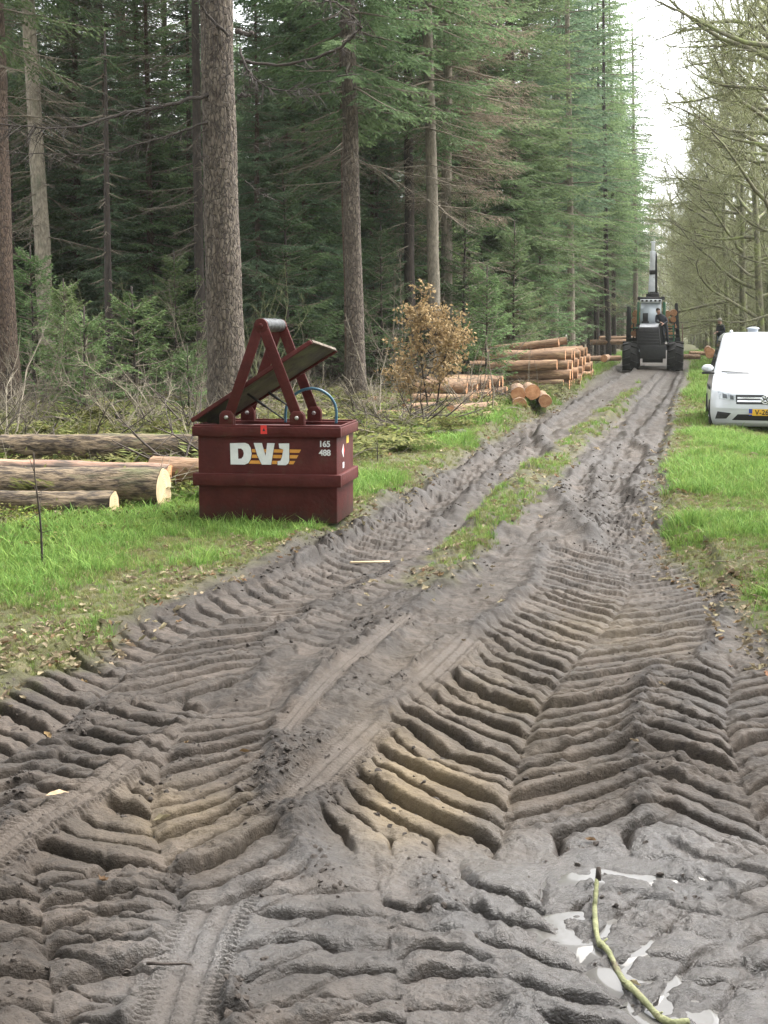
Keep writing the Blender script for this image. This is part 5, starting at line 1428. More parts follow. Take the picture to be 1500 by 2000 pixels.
def frame(z0, z1, out, th, nm, m=M_RED, bev=.006):
    b = MB(); zc, h = (z0 + z1) / 2, z1 - z0
    b.box((0, -out / 2 + th / 2 - out / 2, zc), (2 * W2 + 2 * out, th, h)); b.box((0, DEP + out - th / 2, zc), (2 * W2 + 2 * out, th, h))
    for s in (-1, 1): b.box((s * (W2 + out - th / 2), DEP / 2, zc), (th, DEP + 2 * out - 2 * th - .002, h - .001))
    return b.build(nm, m, box, bevel=bev)
frame(.785, .868, .040, .060, 'rim')
frame(.868, .884, .030, .016, 'rim_lip')
frame(.365, .470, .040, .041, 'band')
b = MB(); b.box((0, DEP / 2, .822), (2 * W2 - .05, DEP - .05, .03)); b.build('top_plate', M_RED_DARK, box)
for s in (-.36, .32):
    b = MB(); b.box((s, .34, .01), (.13, .76, .085)); b.build('foot', M_RED, box, bevel=.006)
def bar(p, q, w, y, th):
    """flat bar from p to q in xz"""
    p, q = np.array(p, float), np.array(q, float); d = (q - p) / np.linalg.norm(q - p); n = np.array([-d[1], d[0]]) * w / 2
    return [p - n, q - n, q + n, p + n]
def hexbar(b, o, y0, y1):
    b.hexa([(o[0][0], y0, o[0][1]), (o[1][0], y0, o[1][1]), (o[1][0], y1, o[1][1]), (o[0][0], y1, o[0][1]), (o[3][0], y0, o[3][1]), (o[2][0], y0, o[2][1]), (o[2][0], y1, o[2][1]), (o[3][0], y1, o[3][1])])
APX, APZ = -.045, 1.715
for yy, mm in ((.02, M_RED), (.765, M_RED)):
    fr_ = link('lifting_frame', None, box)
    for sx in (-.335, .262):
        b = MB(); hexbar(b, bar((sx, .945), (APX + (.012 if sx > 0 else -.012), APZ), .088, 0, 0), yy - .009 - (.003 if sx > 0 else 0), yy + .011 - (.003 if sx > 0 else 0)); b.build('leg', mm, fr_, bevel=.003)
    b = MB(); b.cyl((APX, yy - .016, APZ), (APX, yy + .018, APZ), .058, n=24); b.build('apex_plate', mm, fr_, bevel=.003)
    b = MB(); b.cyl((APX, yy - .030, APZ), (APX, yy - .012, APZ), .019, n=10); b.build('bolt', M_RED, fr_)
    for sx in (-.345, .262):
        br = MB()
        o = [(sx - .062, .872), (sx + .062, .872), (sx + .062, .965), (sx + .035, 1.000), (sx - .035, 1.000), (sx - .062, .965)]
        br.prism(o, yy - .033, yy - .014); br.prism(o, yy + .014, yy + .033)
        k = br.build('bracket', mm, box, bevel=.003)
        b = MB(); b.cyl((sx, yy - .050, .945), (sx, yy - .034, .945), .018, n=6); b.build('bolt', M_STEEL, k)
b = MB()
ys = np.linspace(.05, .745, 24); b.tube(np.column_stack([np.full(24, APX), ys, np.full(24, APZ + .004)]), .056 + .005 * np.sin(ys * 38) * (np.abs(ys - .36) < .2) - .012 * np.exp(-((ys - .40) / .02) ** 2), 20)
b.build('wrapped_crossbar', M_SOOT, box, True)
# the tilted lid
FLp, FRp, RRp, RLp = bl_(374, 822, -.62, .10), bl_(608, 667, .38, .10), bl_(657, 684, .42, .62), bl_(424, 832, -.6, .62)
def lidpt(u, v): return FLp * (1 - u) * (1 - v) + FRp * u * (1 - v) + RRp * u * v + RLp * (1 - u) * v
nrm = (FRp - FLp).cross(RLp - FLp).normalized()
if nrm.z < 0: nrm = -nrm
lid = link('lid', None, box)
def slab(u0, u1, v0, v1, h0, h1, nm, m):
    q = [lidpt(u0, v0), lidpt(u1, v0), lidpt(u1, v1), lidpt(u0, v1)]
    b = MB(); b.hexa([tuple(p + nrm * h0) for p in q] + [tuple(p + nrm * h1) for p in q]); return b.build(nm, m, lid, bevel=.002)
slab(0.004, .996, .004, .996, .000, .006, 'underside', M_UNDER)
slab(0, 1, 0, 1, .0062, .016, 'sheet', M_RED)
slab(0, 1, -.012, .03, -.018, .0190, 'edge_strip', M_RED); slab(0, 1, .97, 1.012, -.018, .0190, 'edge_strip', M_RED); slab(.990, 1.006, .031, .969, -.010, .0185, 'edge_strip', mat('bleached_lid_edge', (.060, .045, .036), (.170, .140, .105), 30, .9))
b = MB(); rl2 = np.random.default_rng(3)
for i in range(14):
    p = lidpt(rl2.uniform(.86, .99), rl2.uniform(.1, .95)) + nrm * .022; d = rl2.normal(0, 1, 3); d[2] = abs(d[2]) * .7; d = unit(d)
    b.segs([tuple(p)], [tuple(np.array(p) + d * rl2.uniform(.03, .10))], .003, .0015, 3)
tg = b.build('twig_litter', M_TWIG_PALE, lid); tg['kind'] = 'stuff'
for p, q in (((483, 769), (556, 820)), ((524, 766), (568, 796))):
    A, B = bl_(*p, -.15, .28), bl_(*q, .15, .28); b = MB(); b.cyl(A, B, .0075, n=8); b.cyl(A + (B - A) * .02, A + (B - A) * .5, .012, n=8); b.build('gas_strut', M_BLACK, box, True)
# hose loop
hp_ = [bl_(x, y, .2, .50) for x, y in ((558, 830), (557, 800), (563, 783), (577, 768), (597, 759), (617, 758), (638, 767), (652, 783), (658, 800), (656, 832))]
hp_ = np.array([tuple(p) for p in hp_]); tt = np.linspace(0, 9, 50); hp_ = np.column_stack([np.interp(tt, range(10), hp_[:, i]) for i in range(3)]); kk = np.ones(7) / 7
hp_ = np.column_stack([np.convolve(np.pad(hp_[:, i], 3, 'edge'), kk, 'valid') for i in range(3)])
b = MB(); b.tube(hp_, .0125, 10); b.build('hose', M_HOSE, box, True)
# lettering
def cl(cx, cy): return ((360 + cx * .26667 - 523) / 231.0, (1030 - (600 + cy * .26667)) / 231.0 + .012)
def P_(*q): return [cl(*p) for p in q]
logo = link('lettering', None, box)
for r0, r1, xa, xb in ((1035, 1059, 490, 866), (1076, 1100, 486, 846), (1119, 1143, 468, 822)):
    flat('stripe', [P_((xa, r1), (xb - 14, r1), (xb, r0), (xa + 10, r0))], -.0020, M_ORANGE, logo)
Dl = [P_((338, 1150), (335, 994), (450, 990), (474, 1000), (490, 1026), (497, 1068), (490, 1108), (472, 1138), (445, 1150)), P_((394, 1032), (396, 1108), (420, 1106), (434, 1088), (438, 1066), (432, 1044), (418, 1032))]
Vl = [P_((513, 990), (575, 990), (601, 1085), (614, 990), (670, 990), (642, 1148), (572, 1148), (540, 1082))]
Jl = [P_((700, 992), (778, 990), (777, 1118), (770, 1138), (752, 1150), (690, 1150), (690, 1122), (712, 1118), (724, 1090), (734, 1036), (704, 1026))]
def grow_poly(lp, f=1.05, d=.006):
    c = np.mean(lp, 0); a = np.array(lp) - c; n = a / np.linalg.norm(a, axis=1)[:, None]
    return [tuple(q) for q in c + a + n * d]
for nm, ls_ in (('letter_outline', [Dl[0]]), ('letter_outline', [Vl[0]]), ('letter_outline', [Jl[0]])):
    flat(nm, [grow_poly(ls_[0])], -.0035, M_RED, logo)
for ls_ in (Dl, Vl, Jl): flat('letter', ls_, -.0050, M_WHITE, logo)
num = link('number', None, box)
for s, cx, cy in (('165', 1040, 1012), ('488', 1042, 1076)):
    p = cl(cx, cy); link('digits', text_mesh(s, .069, M_WHITE, .0022, 0, .95), num, (p[0], -.003, p[1]), (math.pi / 2, 0, 0))
p = cl(598, 890); st = flat('red_sticker', [[(p[0] - .028, p[1] - .036), (p[0] + .028, p[1] - .036), (p[0] + .024, p[1] + .036), (p[0] - .028, p[1] + .036)]], -.0425, M_REDSTICK, box)
flat('print', [[(p[0] - .013, p[1] - .012), (p[0] + .013, p[1] - .012), (p[0], p[1] + .016)]], -.0440, M_BLACK, st)
def side_flat(nm, loops, m, par):
    o = flat(nm, loops, 0, m, par); return o
def side_poly(nm, pts, m, par, dx=.002):
    b = MB(); tri = tessellate_polygon([[Vector((p[0], p[1], 0)) for p in pts]]); b.add([[W2 + dx, p[0], p[1]] for p in pts], tri); return b.build(nm, m, par)
side_poly('yellow_sticker', [(.46, .70), (.58, .70), (.58, .765), (.46, .765)], M_YELSTICK, box)
hz_ = side_poly('hazard_sticker', [(.30, .59), (.37, .65), (.30, .71), (.23, .65)], M_WHITE, box)
side_poly('print', [(.305, .60), (.362, .65), (.305, .70)], M_REDSTICK, hz_, .004)
side_poly('small_sticker', [(.27, .50), (.34, .50), (.34, .55), (.27, .55)], M_WHITE, box)

# ================================================================== CAR
M_CAR = mat('car_paint', (.52, .54, .56), rough=.28, metal=.1, coat=.6)
M_GLASSW = mat('windscreen', (.72, .74, .76), rough=.03, spec=1.0, coat=1.0)  # white of the reflected sky is painted into the base colour
M_GLASSD = mat('side_glass', (.020, .028, .034), rough=.05, spec=.8)
M_CHROME = mat('chrome', (.80, .81, .82), rough=.18, metal=1.0)
M_LAMP = mat('headlamp_glass', (.28, .31, .34), (.62, .65, .68), 14, .08, coat=1.0)
M_LAMPD = mat('headlamp_dark', (.10, .11, .12), rough=.2)
M_PLATE = mat('plate_yellow', (.72, .42, .035), rough=.45)
M_BLUE = mat('plate_blue', (.02, .05, .30), rough=.45)
M_TYRE = mat('tyre_rubber', (.007, .0065, .006), (.020, .018, .016), 12, .85)
M_TRIM = mat('grey_trim', (.016, .016, .017), rough=.6)
CY = 24.3; CXc = (1493 - 750) / F_PX * CY
car = thing('parked_car', 'white van parked on the right verge, nose to the camera, cut off by the frame', 'car', (CXc, CY, -.155), -ROAD_ANG)
ZL = np.array([.20, .24, .32, .42, .52, .60, .66, .72, .80, .84, .90, .97, 1.03, 1.08, 1.14, 1.30, 1.50, 1.66, 1.73, 1.78, 1.80])
YF = np.array([.12, .05, .02, .0, .0, .015, .03, .035, .07, .14, .38, .66, .90, 1.02, 1.09, 1.29, 1.55, 1.76, 1.88, 2.05, 2.35])
WH = np.array([.80, .85, .875, .89, .895, .895, .895, .893, .885, .875, .865, .855, .845, .835, .825, .785, .735, .69, .665, .60, .40])
YB_ = np.interp(ZL, [.2, .5, 1.7, 1.8], [4.30, 4.40, 4.34, 4.0])
def s_plan(u): return .05 * u ** 2 + .20 * np.abs(u) ** 6
def Sf(x, z):
    w = np.interp(z, ZL, WH); k = np.interp(z, [.8, 1.1], [1, .75]); return np.interp(z, ZL, YF) + k * s_plan(np.clip(x / w, -1, 1))
us = np.sin(np.linspace(-1, 1, 31) * math.pi / 2)
V_ = []; 
for z, w, yb in zip(ZL, WH, YB_):
    f = [(w * u, Sf(w * u, z), z) for u in us]; y1 = f[-1][1]
    r = [(w, y1 + (yb - .12 - y1) * t, z) for t in np.linspace(.05, 1, 14)]
    bk = [(w * u, yb - .12 * u ** 6 * 1.0, z) for u in np.linspace(.95, -.95, 9)]
    l = [(-w, y1 + (yb - .12 - y1) * t, z) for t in np.linspace(1, .05, 14)]
    V_ += f + r + bk + l
n = 31 + 14 + 9 + 14; m_ = len(ZL)
a = (np.arange(m_ - 1)[:, None] * n + np.arange(n)[None]).ravel(); b_ = (np.arange(m_ - 1)[:, None] * n + (np.arange(n)[None] + 1) % n).ravel()
c0 = len(V_); V_ += [(0, 3.2, 1.805)]
top = (m_ - 1) * n
b = MB(); b.add(V_, [[c0, top + i, top + (i + 1) % n] for i in range(n)], np.stack([a, b_, b_ + n, a + n], 1)); b.build('body', M_CAR, car, True)
def panel(nm, c4, off, m, par, nu=10, nv=5, thick=.0):
    """c4: lower left, lower right, upper right, upper left as (x, z) on the car's front"""
    A = np.array(c4, float); u, v = np.meshgrid(np.linspace(0, 1, nu), np.linspace(0, 1, nv))
    xz = (A[0] * ((1 - u) * (1 - v))[..., None] + A[1] * (u * (1 - v))[..., None] + A[2] * (u * v)[..., None] + A[3] * ((1 - u) * v)[..., None])
    x, z = xz[..., 0].ravel(), xz[..., 1].ravel(); P = np.column_stack([x, Sf(x, z) - off, z])
    a = (np.arange(nv - 1)[:, None] * nu + np.arange(nu - 1)[None]).ravel()
    b = MB(); b.add(P, None, np.stack([a, a + 1, a + nu + 1, a + nu], 1)); return b.build(nm, m, par, True)
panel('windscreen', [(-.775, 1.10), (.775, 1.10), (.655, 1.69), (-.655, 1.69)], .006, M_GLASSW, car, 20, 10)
panel('wiper', [(-.70, 1.105), (.0, 1.085), (.0, 1.10), (-.70, 1.12)], .016, M_BLACK, car)
panel('bonnet_seam', [(-.78, 1.062), (.78, 1.062), (.78, 1.078), (-.78, 1.078)], .004, M_TRIM, car)
for s in (-1, 1):
    f = lambda pts: [(s * x, z) for x, z in (pts if s < 0 else [pts[1], pts[0], pts[3], pts[2]])]
    hl = panel('headlight', f([(.757, .665), (.475, .638), (.49, .742), (.785, .800)]), .008, M_LAMP, car)
    panel('lens', f([(.70, .685), (.625, .675), (.63, .745), (.705, .765)]), .012, M_LAMPD, hl, 5, 4); panel('lens', f([(.575, .665), (.515, .658), (.52, .728), (.58, .738)]), .012, M_LAMPD, hl, 5, 4)
    panel('fog_surround', f([(.814, .325), (.63, .335), (.553, .430), (.778, .455)]), .008, M_TRIM, car)
gr = panel('grille', [(-.47, .585), (.47, .585), (.485, .742), (-.485, .742)], .006, M_BLACK, car, 14)
panel('chrome_bar', [(-.455, .675), (.455, .675), (.455, .705), (-.455, .705)], .014, M_CHROME, gr, 14); panel('chrome_bar', [(-.455, .622), (.455, .622), (.455, .652), (-.455, .652)], .014, M_CHROME, gr, 14)
panel('lower_intake', [(-.548, .30), (.548, .30), (.444, .413), (-.444, .413)], .006, M_BLACK, car, 14)
panel('bumper_lip', [(-.80, .262), (.80, .262), (.80, .300), (-.80, .315)], .014, M_CAR, car, 20)
panel('bumper_crease', [(-.80, .50), (.80, .495), (.80, .52), (-.80, .535)], .010, M_CAR, car, 20)
pl = panel('licence_plate', [(-.262, .392), (.262, .392), (.262, .505), (-.262, .505)], .022, M_PLATE, car)
panel('blue_strip', [(-.262, .392), (-.205, .392), (-.205, .505), (-.262, .505)], .024, M_BLUE, pl, 4, 3)
link('characters', text_mesh('V-268', .118, M_BLACK, .002), pl, (-.02, -.030, .411), (math.pi / 2, 0, 0))
# round badge: ring, V over W
bd = link('badge', None, car, (0, -.004, .662))
b = MB(); b.cyl((0, 0, 0), (0, .02, 0), .070, n=28); b.build('disc', M_LAMPD, bd)
b = MB(); th = np.linspace(0, 6.2832, 29); b.tube(np.column_stack([.066 * np.cos(th), np.full(29, -.004), .066 * np.sin(th)]), .008, 8, cap=False); b.build('ring', M_CHROME, bd, True)
for q in (((-.030, .058), (-.004, .006)), ((.030, .058), (.004, .006)), ((-.055, .030), (-.026, -.052)), ((-.026, -.052), (0, -.008)), ((0, -.008), (.026, -.052)), ((.026, -.052), (.055, .030))):
    b = MB(); hexbar(b, bar(*q, .012, 0, 0), -.008, -.002); b.build('badge_stroke', M_CHROME, bd)
def wheel(par, x, y, R, w, rim=.6, nm='wheel', lugs=0):
    wh = link(nm, None, par, (x, y, R))
    prof = [(-.5, rim), (-.5, .88), (-.42, .97), (-.25, 1.0), (.25, 1.0), (.42, .97), (.5, .88), (.5, rim)]
    k = 36; th = np.arange(k) / k * 6.2832
    P = np.array([[(a_ * w, R * r_ * math.cos(t), R * r_ * math.sin(t)) for t in th] for a_, r_ in prof]).reshape(-1, 3)
    a = (np.arange(7)[:, None] * k + np.arange(k)[None]).ravel(); c = (np.arange(7)[:, None] * k + (np.arange(k)[None] + 1) % k).ravel()
    b = MB(); b.add(P, None, np.stack([a, c, c + k, a + k], 1))
    for i in range(lugs):
        t = i / lugs * 6.2832
        for s in (-1, 1):
            q = []
            for dr in (.96, 1.075):
                for (xx, dt) in ((.02, -.02), (.50, .20), (.50, .30), (.02, .10)):
                    tt = t + (dt if s > 0 else dt + 3.1416 / lugs); q.append((s * xx * w, R * dr * math.cos(tt), R * dr * math.sin(tt)))
            b.hexa(q)
    b.build('tyre', M_TYRE, wh, not lugs)
    b = MB()
    for s in (-1, 1):
        b.cyl((s * w * .30, 0, 0), (s * w * .44, 0, 0), R * (rim + .02), R * rim * .92, 28); b.cyl((s * w * .42, 0, 0), (s * w * .50, 0, 0), R * .16, n=12)
    b.build('rim', M_CHROME if not lugs else M_TRIM, wh, False)
    return wh
for x in (-.80, .80):
    for y in (.85, 3.55): wheel(car, x, y, .325, .22)
for s in (-1, 1):
    mr_ = link('mirror', None, car)
    b = MB(); b.add([(s * (.90 + .17 * math.cos(t) * c), 1.10 + .09 * (c if math.sin(t) > 0 else c), 1.17 + .065 * math.sin(t) * c + (.02 if c < 1 else 0)) if False else (s * (.945 + .105 * math.cos(t) * q), 1.10 - dy, 1.165 + .068 * math.sin(t) * q) for q, dy in ((.05, .09), (.6, .085), (.95, .05), (1.0, .0), (.9, -.06)) for t in np.arange(16) / 16 * 6.2832], None, [[i * 16 + j, i * 16 + (j + 1) % 16, (i + 1) * 16 + (j + 1) % 16, (i + 1) * 16 + j] for i in range(4) for j in range(16)]); b.build('mirror_shell', M_CAR, mr_, True)
    b = MB(); b.box((s * .93, 1.09, 1.082), (.22, .12, .040)); b.build('mirror_foot', M_BLACK, mr_, bevel=.012)
    b = MB(); q = [(s * .832, 1.22, 1.10), (s * .832, 3.9, 1.12), (s * .70, 3.7, 1.64), (s * .70, 1.80, 1.64)]; b.add(q + [(x + s * .012, y, z) for x, y, z in q], None, [[4, 5, 6, 7]]); b.build('side_window', M_GLASSD, car)
    b = MB(); b.box((s * .897, 2.4, .80), (.012, 2.0, .05)); b.build('side_moulding', M_TRIM, car)
b = MB(); th = np.arange(20) / 20 * 6.2832
b.add([(-.11 + .115 * q * math.cos(t), 2.6 + .115 * q * math.sin(t), 1.83 + h) for q, h in ((.8, -.03), (.8, .025), (1.0, .026), (1.0, .04), (.6, .062), (.05, .066)) for t in th], None, [[i * 20 + j, i * 20 + (j + 1) % 20, (i + 1) * 20 + (j + 1) % 20, (i + 1) * 20 + j] for i in range(5) for j in range(20)]); b.build('roof_vent', mat('roof_vent_grey', (.30, .33, .37), rough=.4), car, True)
b = MB(); b.add([(-.52 + .035 * q * math.cos(t), 2.2 + .05 * q * math.sin(t), 1.775 + h) for q, h in ((1.1, -.02), (1, .03), (.7, .055), (.05, .065)) for t in th], None, [[i * 20 + j, i * 20 + (j + 1) % 20, (i + 1) * 20 + (j + 1) % 20, (i + 1) * 20 + j] for i in range(3) for j in range(20)]); b.build('roof_aerial', M_CAR, car, True)
# ================================================================== FORWARDER
M_GREEN = mat('machine_green', (.012, .090, .035), (.020, .115, .048), 6, .5)
M_DARK = mat('machine_black', (.005, .005, .0055), (.014, .013, .0125), 7, .6)
M_BOOM = mat('boom_grey', (.62, .64, .67), (.75, .77, .80), 6, .35, c3=(.16, .15, .15), s3=4, t3=(.62, .70))
M_HOODTOP = mat('bonnet_grey', (.30, .31, .33), (.40, .41, .43), 6, .4)
M_CABGLASS = mat('cab_glass', (.62, .68, .74), rough=.06, spec=1.0, coat=1.0)  # pale base colour stands in for the sky mirrored in the panes
M_RUSTPOLE = mat('rusty_pole', (.085, .050, .032), (.14, .080, .05), 8, .8)
FY = 65.0; FX = (1272 - 750) / F_PX * FY
fw = thing('forwarder', 'green and black forestry forwarder standing on the track, crane raised, loaded with logs', 'forwarder', (FX, FY, sz(FX, FY) - .02), -.19)
def part(nm, m, bev=.015, par=None):
    class C(MB):
        def done(s, smooth=False, **k): return s.build(nm, m, par or fw, smooth, bev, **k)
    return C()
for x in (-.99, .99): wheel(fw, x, 0, .62, .72, .55, lugs=11)
for x in (-1.0, 1.0):
    for y in (1.45, 5.2, 6.6): wheel(fw, x, y, .60, .70, .55, lugs=11)
c = part('front_frame', M_DARK); c.box((0, .1, .80), (1.15, 1.6, .56)); c.box((0, .0, .48), (.9, .5, .3)); c.done()
c = part('rear_frame', M_DARK); c.box((0, 4.2, .95), (.75, 5.6, .35)); c.box((0, 7.0, .95), (1.9, .2, .3)); c.done()
c = part('bonnet', M_DARK, .04); c.hexa([(-.70, -.55, .98), (.36, -.55, .98), (.36, 1.1, .98), (-.70, 1.1, .98), (-.68, -.42, 1.90), (.24, -.42, 1.90), (.24, 1.1, 2.02), (-.68, 1.1, 2.02)]); bon = c.done()
for i in range(6):
    z = 1.10 + i * .125; t = (z - .98) / .92; c = part('grille_slat', M_TRIM, .0, bon); c.box((-.185 - .02 * t, -.57 + .13 * t, z), (.92 - .06 * t, .03, .035)); c.done()
c = part('bonnet_top', M_HOODTOP, .02); c.hexa([(-.62, -.40, 1.905), (.20, -.40, 1.905), (.24, 1.08, 2.03), (-.62, 1.08, 2.03), (-.60, -.36, 1.94), (.18, -.36, 1.94), (.22, 1.08, 2.09), (-.60, 1.08, 2.09)]); c.done()
c = part('front_wing', M_GREEN); c.box((-.80, .3, 1.885), (.22, .9, .05)); c.done()
cab = link('cab', None, fw)
c = part('floor', M_DARK, .02, cab); c.box((-.14, 1.85, 1.6), (1.30, 1.45, .9)); c.done()
c = part('windscreen', M_CABGLASS, 0, cab); c.hexa([(-.63, 1.14, 2.06), (.35, 1.14, 2.06), (.35, 1.16, 2.06), (-.63, 1.16, 2.06), (-.60, 1.24, 3.02), (.32, 1.24, 3.02), (.32, 1.26, 3.02), (-.60, 1.26, 3.02)]); c.done()
for s, x0, x1 in ((-1, -.735, -.70), (1, .42, .45)):
    c = part('side_glass', M_CABGLASS, 0, cab); c.hexa([(x0, 1.22, 2.06), (x1, 1.22, 2.06), (x1, 2.5, 2.06), (x0, 2.5, 2.06), (x0, 1.3, 3.02), (x1, 1.3, 3.02), (x1, 2.5, 3.02), (x0, 2.5, 3.02)]); c.done()
    for y in (1.12, 2.5):
        c = part('pillar', M_GREEN, .01, cab); c.box(((x0 + x1) / 2, y + .05, 2.55), (.085, .09, 1.02)); c.done()
c = part('roof', M_DARK, .03, cab); c.box((-.14, 1.9, 3.22), (1.24, 1.5, .12)); c.done()
c = part('painted_roof_glint', M_BOOM, .02, cab); c.box((-.14, 1.13, 3.10), (.98, .08, .16)); glint = c.done()  # pale bar paints the white strip of reflection below the cab roof
for i in range(5):
    c = part('work_lamp', M_TRIM, .006, cab); c.box((-.53 + i * .195, 1.06, 3.11), (.10, .06, .08)); c.done()
for x in (-.68, .38):
    c = part('work_lamp', M_BLACK, .01, cab); c.box((x, 1.08, 3.24), (.13, .10, .12)); c.done()
c = part('seat', M_BLACK, .05, cab); c.box((-.38, 1.075, 2.33), (.24, .05, .45)); c.box((-.38, 1.07, 2.12), (.34, .05, .14)); c.done()
crane = link('crane', None, fw)
c = part('slew_base', M_DARK, .02, crane); c.cyl((-.10, 2.95, 1.1), (-.10, 2.95, 3.3), .22, n=16); c.box((-.10, 2.95, 3.40), (.58, .4, .16)); c.done()
c = part('knuckle', M_DARK, .02, crane); c.hexa([(-.26, 2.8, 3.3), (.10, 2.8, 3.3), (.10, 3.1, 3.3), (-.26, 3.1, 3.3), (-.20, 2.84, 3.62), (.02, 2.84, 3.62), (.02, 3.06, 3.62), (-.20, 3.06, 3.62)]); c.done()
for x in (-.25, .14): c = part('brace', M_DARK, 0, crane); c.cyl((x * 1.5, 2.95, 3.3), (x, 2.95, 3.55), .035); c.done()
c = part('boom', M_BOOM, .02, crane); c.hexa([(-.30, 2.83, 3.55), (.02, 2.83, 3.55), (.02, 3.07, 3.55), (-.30, 3.07, 3.55), (-.26, 2.86, 4.37), (.0, 2.86, 4.37), (.0, 3.04, 4.37), (-.26, 3.04, 4.37)]); c.done()
c = part('boom_joint', M_DARK, .02, crane); c.box((-.13, 2.94, 4.46), (.26, .26, .20)); c.cyl((-.27, 2.94, 4.50), (-.0, 2.94, 4.50), .06, n=14); c.done()
c = part('stick', M_BOOM, .015, crane); c.box((-.13, 2.94, 4.98), (.25, .2, .90)); c.box((-.16, 2.92, 5.20), (.10, .22, .5)); c.done()
c = part('extension', M_BOOM, .01, crane); c.box((-.12, 2.94, 5.62), (.16, .14, .40)); c.done()
c = part('boom_tip', M_BOOM, .008, crane); c.box((-.12, 2.94, 5.85), (.25, .12, .06)); c.done()
c = part('hydraulic_hose', M_BLACK, 0, crane)
for dx in (.0, .045): c.tube([(.03 + dx * .6, 2.92, 3.5), (.04 + dx, 2.9, 4.1), (.02 + dx, 2.9, 4.6), (.0 + dx, 2.9, 5.2), (-.03 + dx * .6, 2.92, 5.42)], .032, 8)
c.done(True)
c = part('cylinder', M_DARK, 0, crane); c.cyl((.08, 3.0, 3.45), (.03, 3.0, 4.6), .055); c.done(True)
load = link('load_bunk', None, fw)
for x0, x1 in ((-1.20, -1.22), (1.15, 1.02)):
    for y in (3.7, 5.4, 7.1):
        c = part('stake', M_DARK, .01, load); c.hexa([(x0 - .09, y - .06, 1.25), (x0 + .09, y - .06, 1.25), (x0 + .09, y + .06, 1.25), (x0 - .09, y + .06, 1.25), (x1 - .06, y - .05, 3.05 if x0 > 0 else 2.90), (x1 + .06, y - .05, 3.05 if x0 > 0 else 2.90), (x1 + .06, y + .05, 3.05 if x0 > 0 else 2.90), (x1 - .06, y + .05, 3.05 if x0 > 0 else 2.90)]); c.done()
for y in (3.7, 5.4, 7.1): c = part('crossbeam', M_DARK, .01, load); c.box((0, y, 1.33), (2.5, .16, .18)); c.done()
c = part('headboard', M_DARK, .01, load)
for z in (1.55, 1.85): c.box((0, 3.55, z), (2.3, .06, .06))
for x in (-.95, -.5, .5, .95): c.box((x, 3.551, 1.70), (.06, .058, .9))
c.done()
lad = link('ladder', None, fw)
for p, q in (((.53, .2, 2.08), (.70, .25, 1.12)), ((.86, .2, 2.0), (.92, .25, 1.25))): c = part('stringer', M_GREEN, .005, lad); c.cyl(p, q, .035, n=8); c.done(True)
for z in (1.28, 1.52, 1.72, 1.95): c = part('rung', M_GREEN, .003, lad); c.box((.745, .2, z), (.36, .10, .04)); c.done()
c = part('step', M_DARK, .01); c.box((.62, .0, 1.13), (.56, .95, .05)); c.done()
c = part('handrail', M_GREEN, 0); c.tube([(.47, .55, 1.2), (.50, .6, 2.2), (.50, .7, 3.0)], .025, 8); c.done(True)
c = part('marker_pole', M_RUSTPOLE, 0); c.tube([(1.33, .1, .55), (1.30, .05, 1.3), (1.27, 0, 2.05)], .022, 8); c.done(True)
for x in (-.55, .48): c = part('headlight', M_LAMP, .01); c.box((x, -.60, .86), (.14, .08, .09)); c.done()
# logs on the forwarder
FM = Matrix.Translation(fw.location) @ Matrix.Rotation(-.19, 4, 'Z')
LS = [log_meshes(3.6, .165, M_LOGBARK_RED, M_CUT_ORANGE, 70 + i, 16, 12) for i in range(3)]
q = 0
for x, z in [(-.93, 1.62), (-.58, 1.60), (-.22, 1.60), (.14, 1.60), (.50, 1.60), (.86, 1.62), (-.90, 1.93), (-.40, 1.92), (.32, 1.92), (.68, 1.92), (.95, 1.95), (-.92, 2.26), (-.55, 2.25), (.55, 2.24), (.88, 2.27), (-.88, 2.55), (.60, 2.56), (.90, 2.60)]:
    p = FM @ Vector((x, 5.35 + rl.normal(0, .08), z)); a = FM.to_3x3() @ Vector((rl.normal(0, .01), -1, 0))
    put_log(LS[q % 3], 'log in the load of the forwarder, orange sawn end forward', p, a, group='logs on the forwarder', roll=q * 1.3, sc=rl.uniform(.85, 1.1)); q += 1

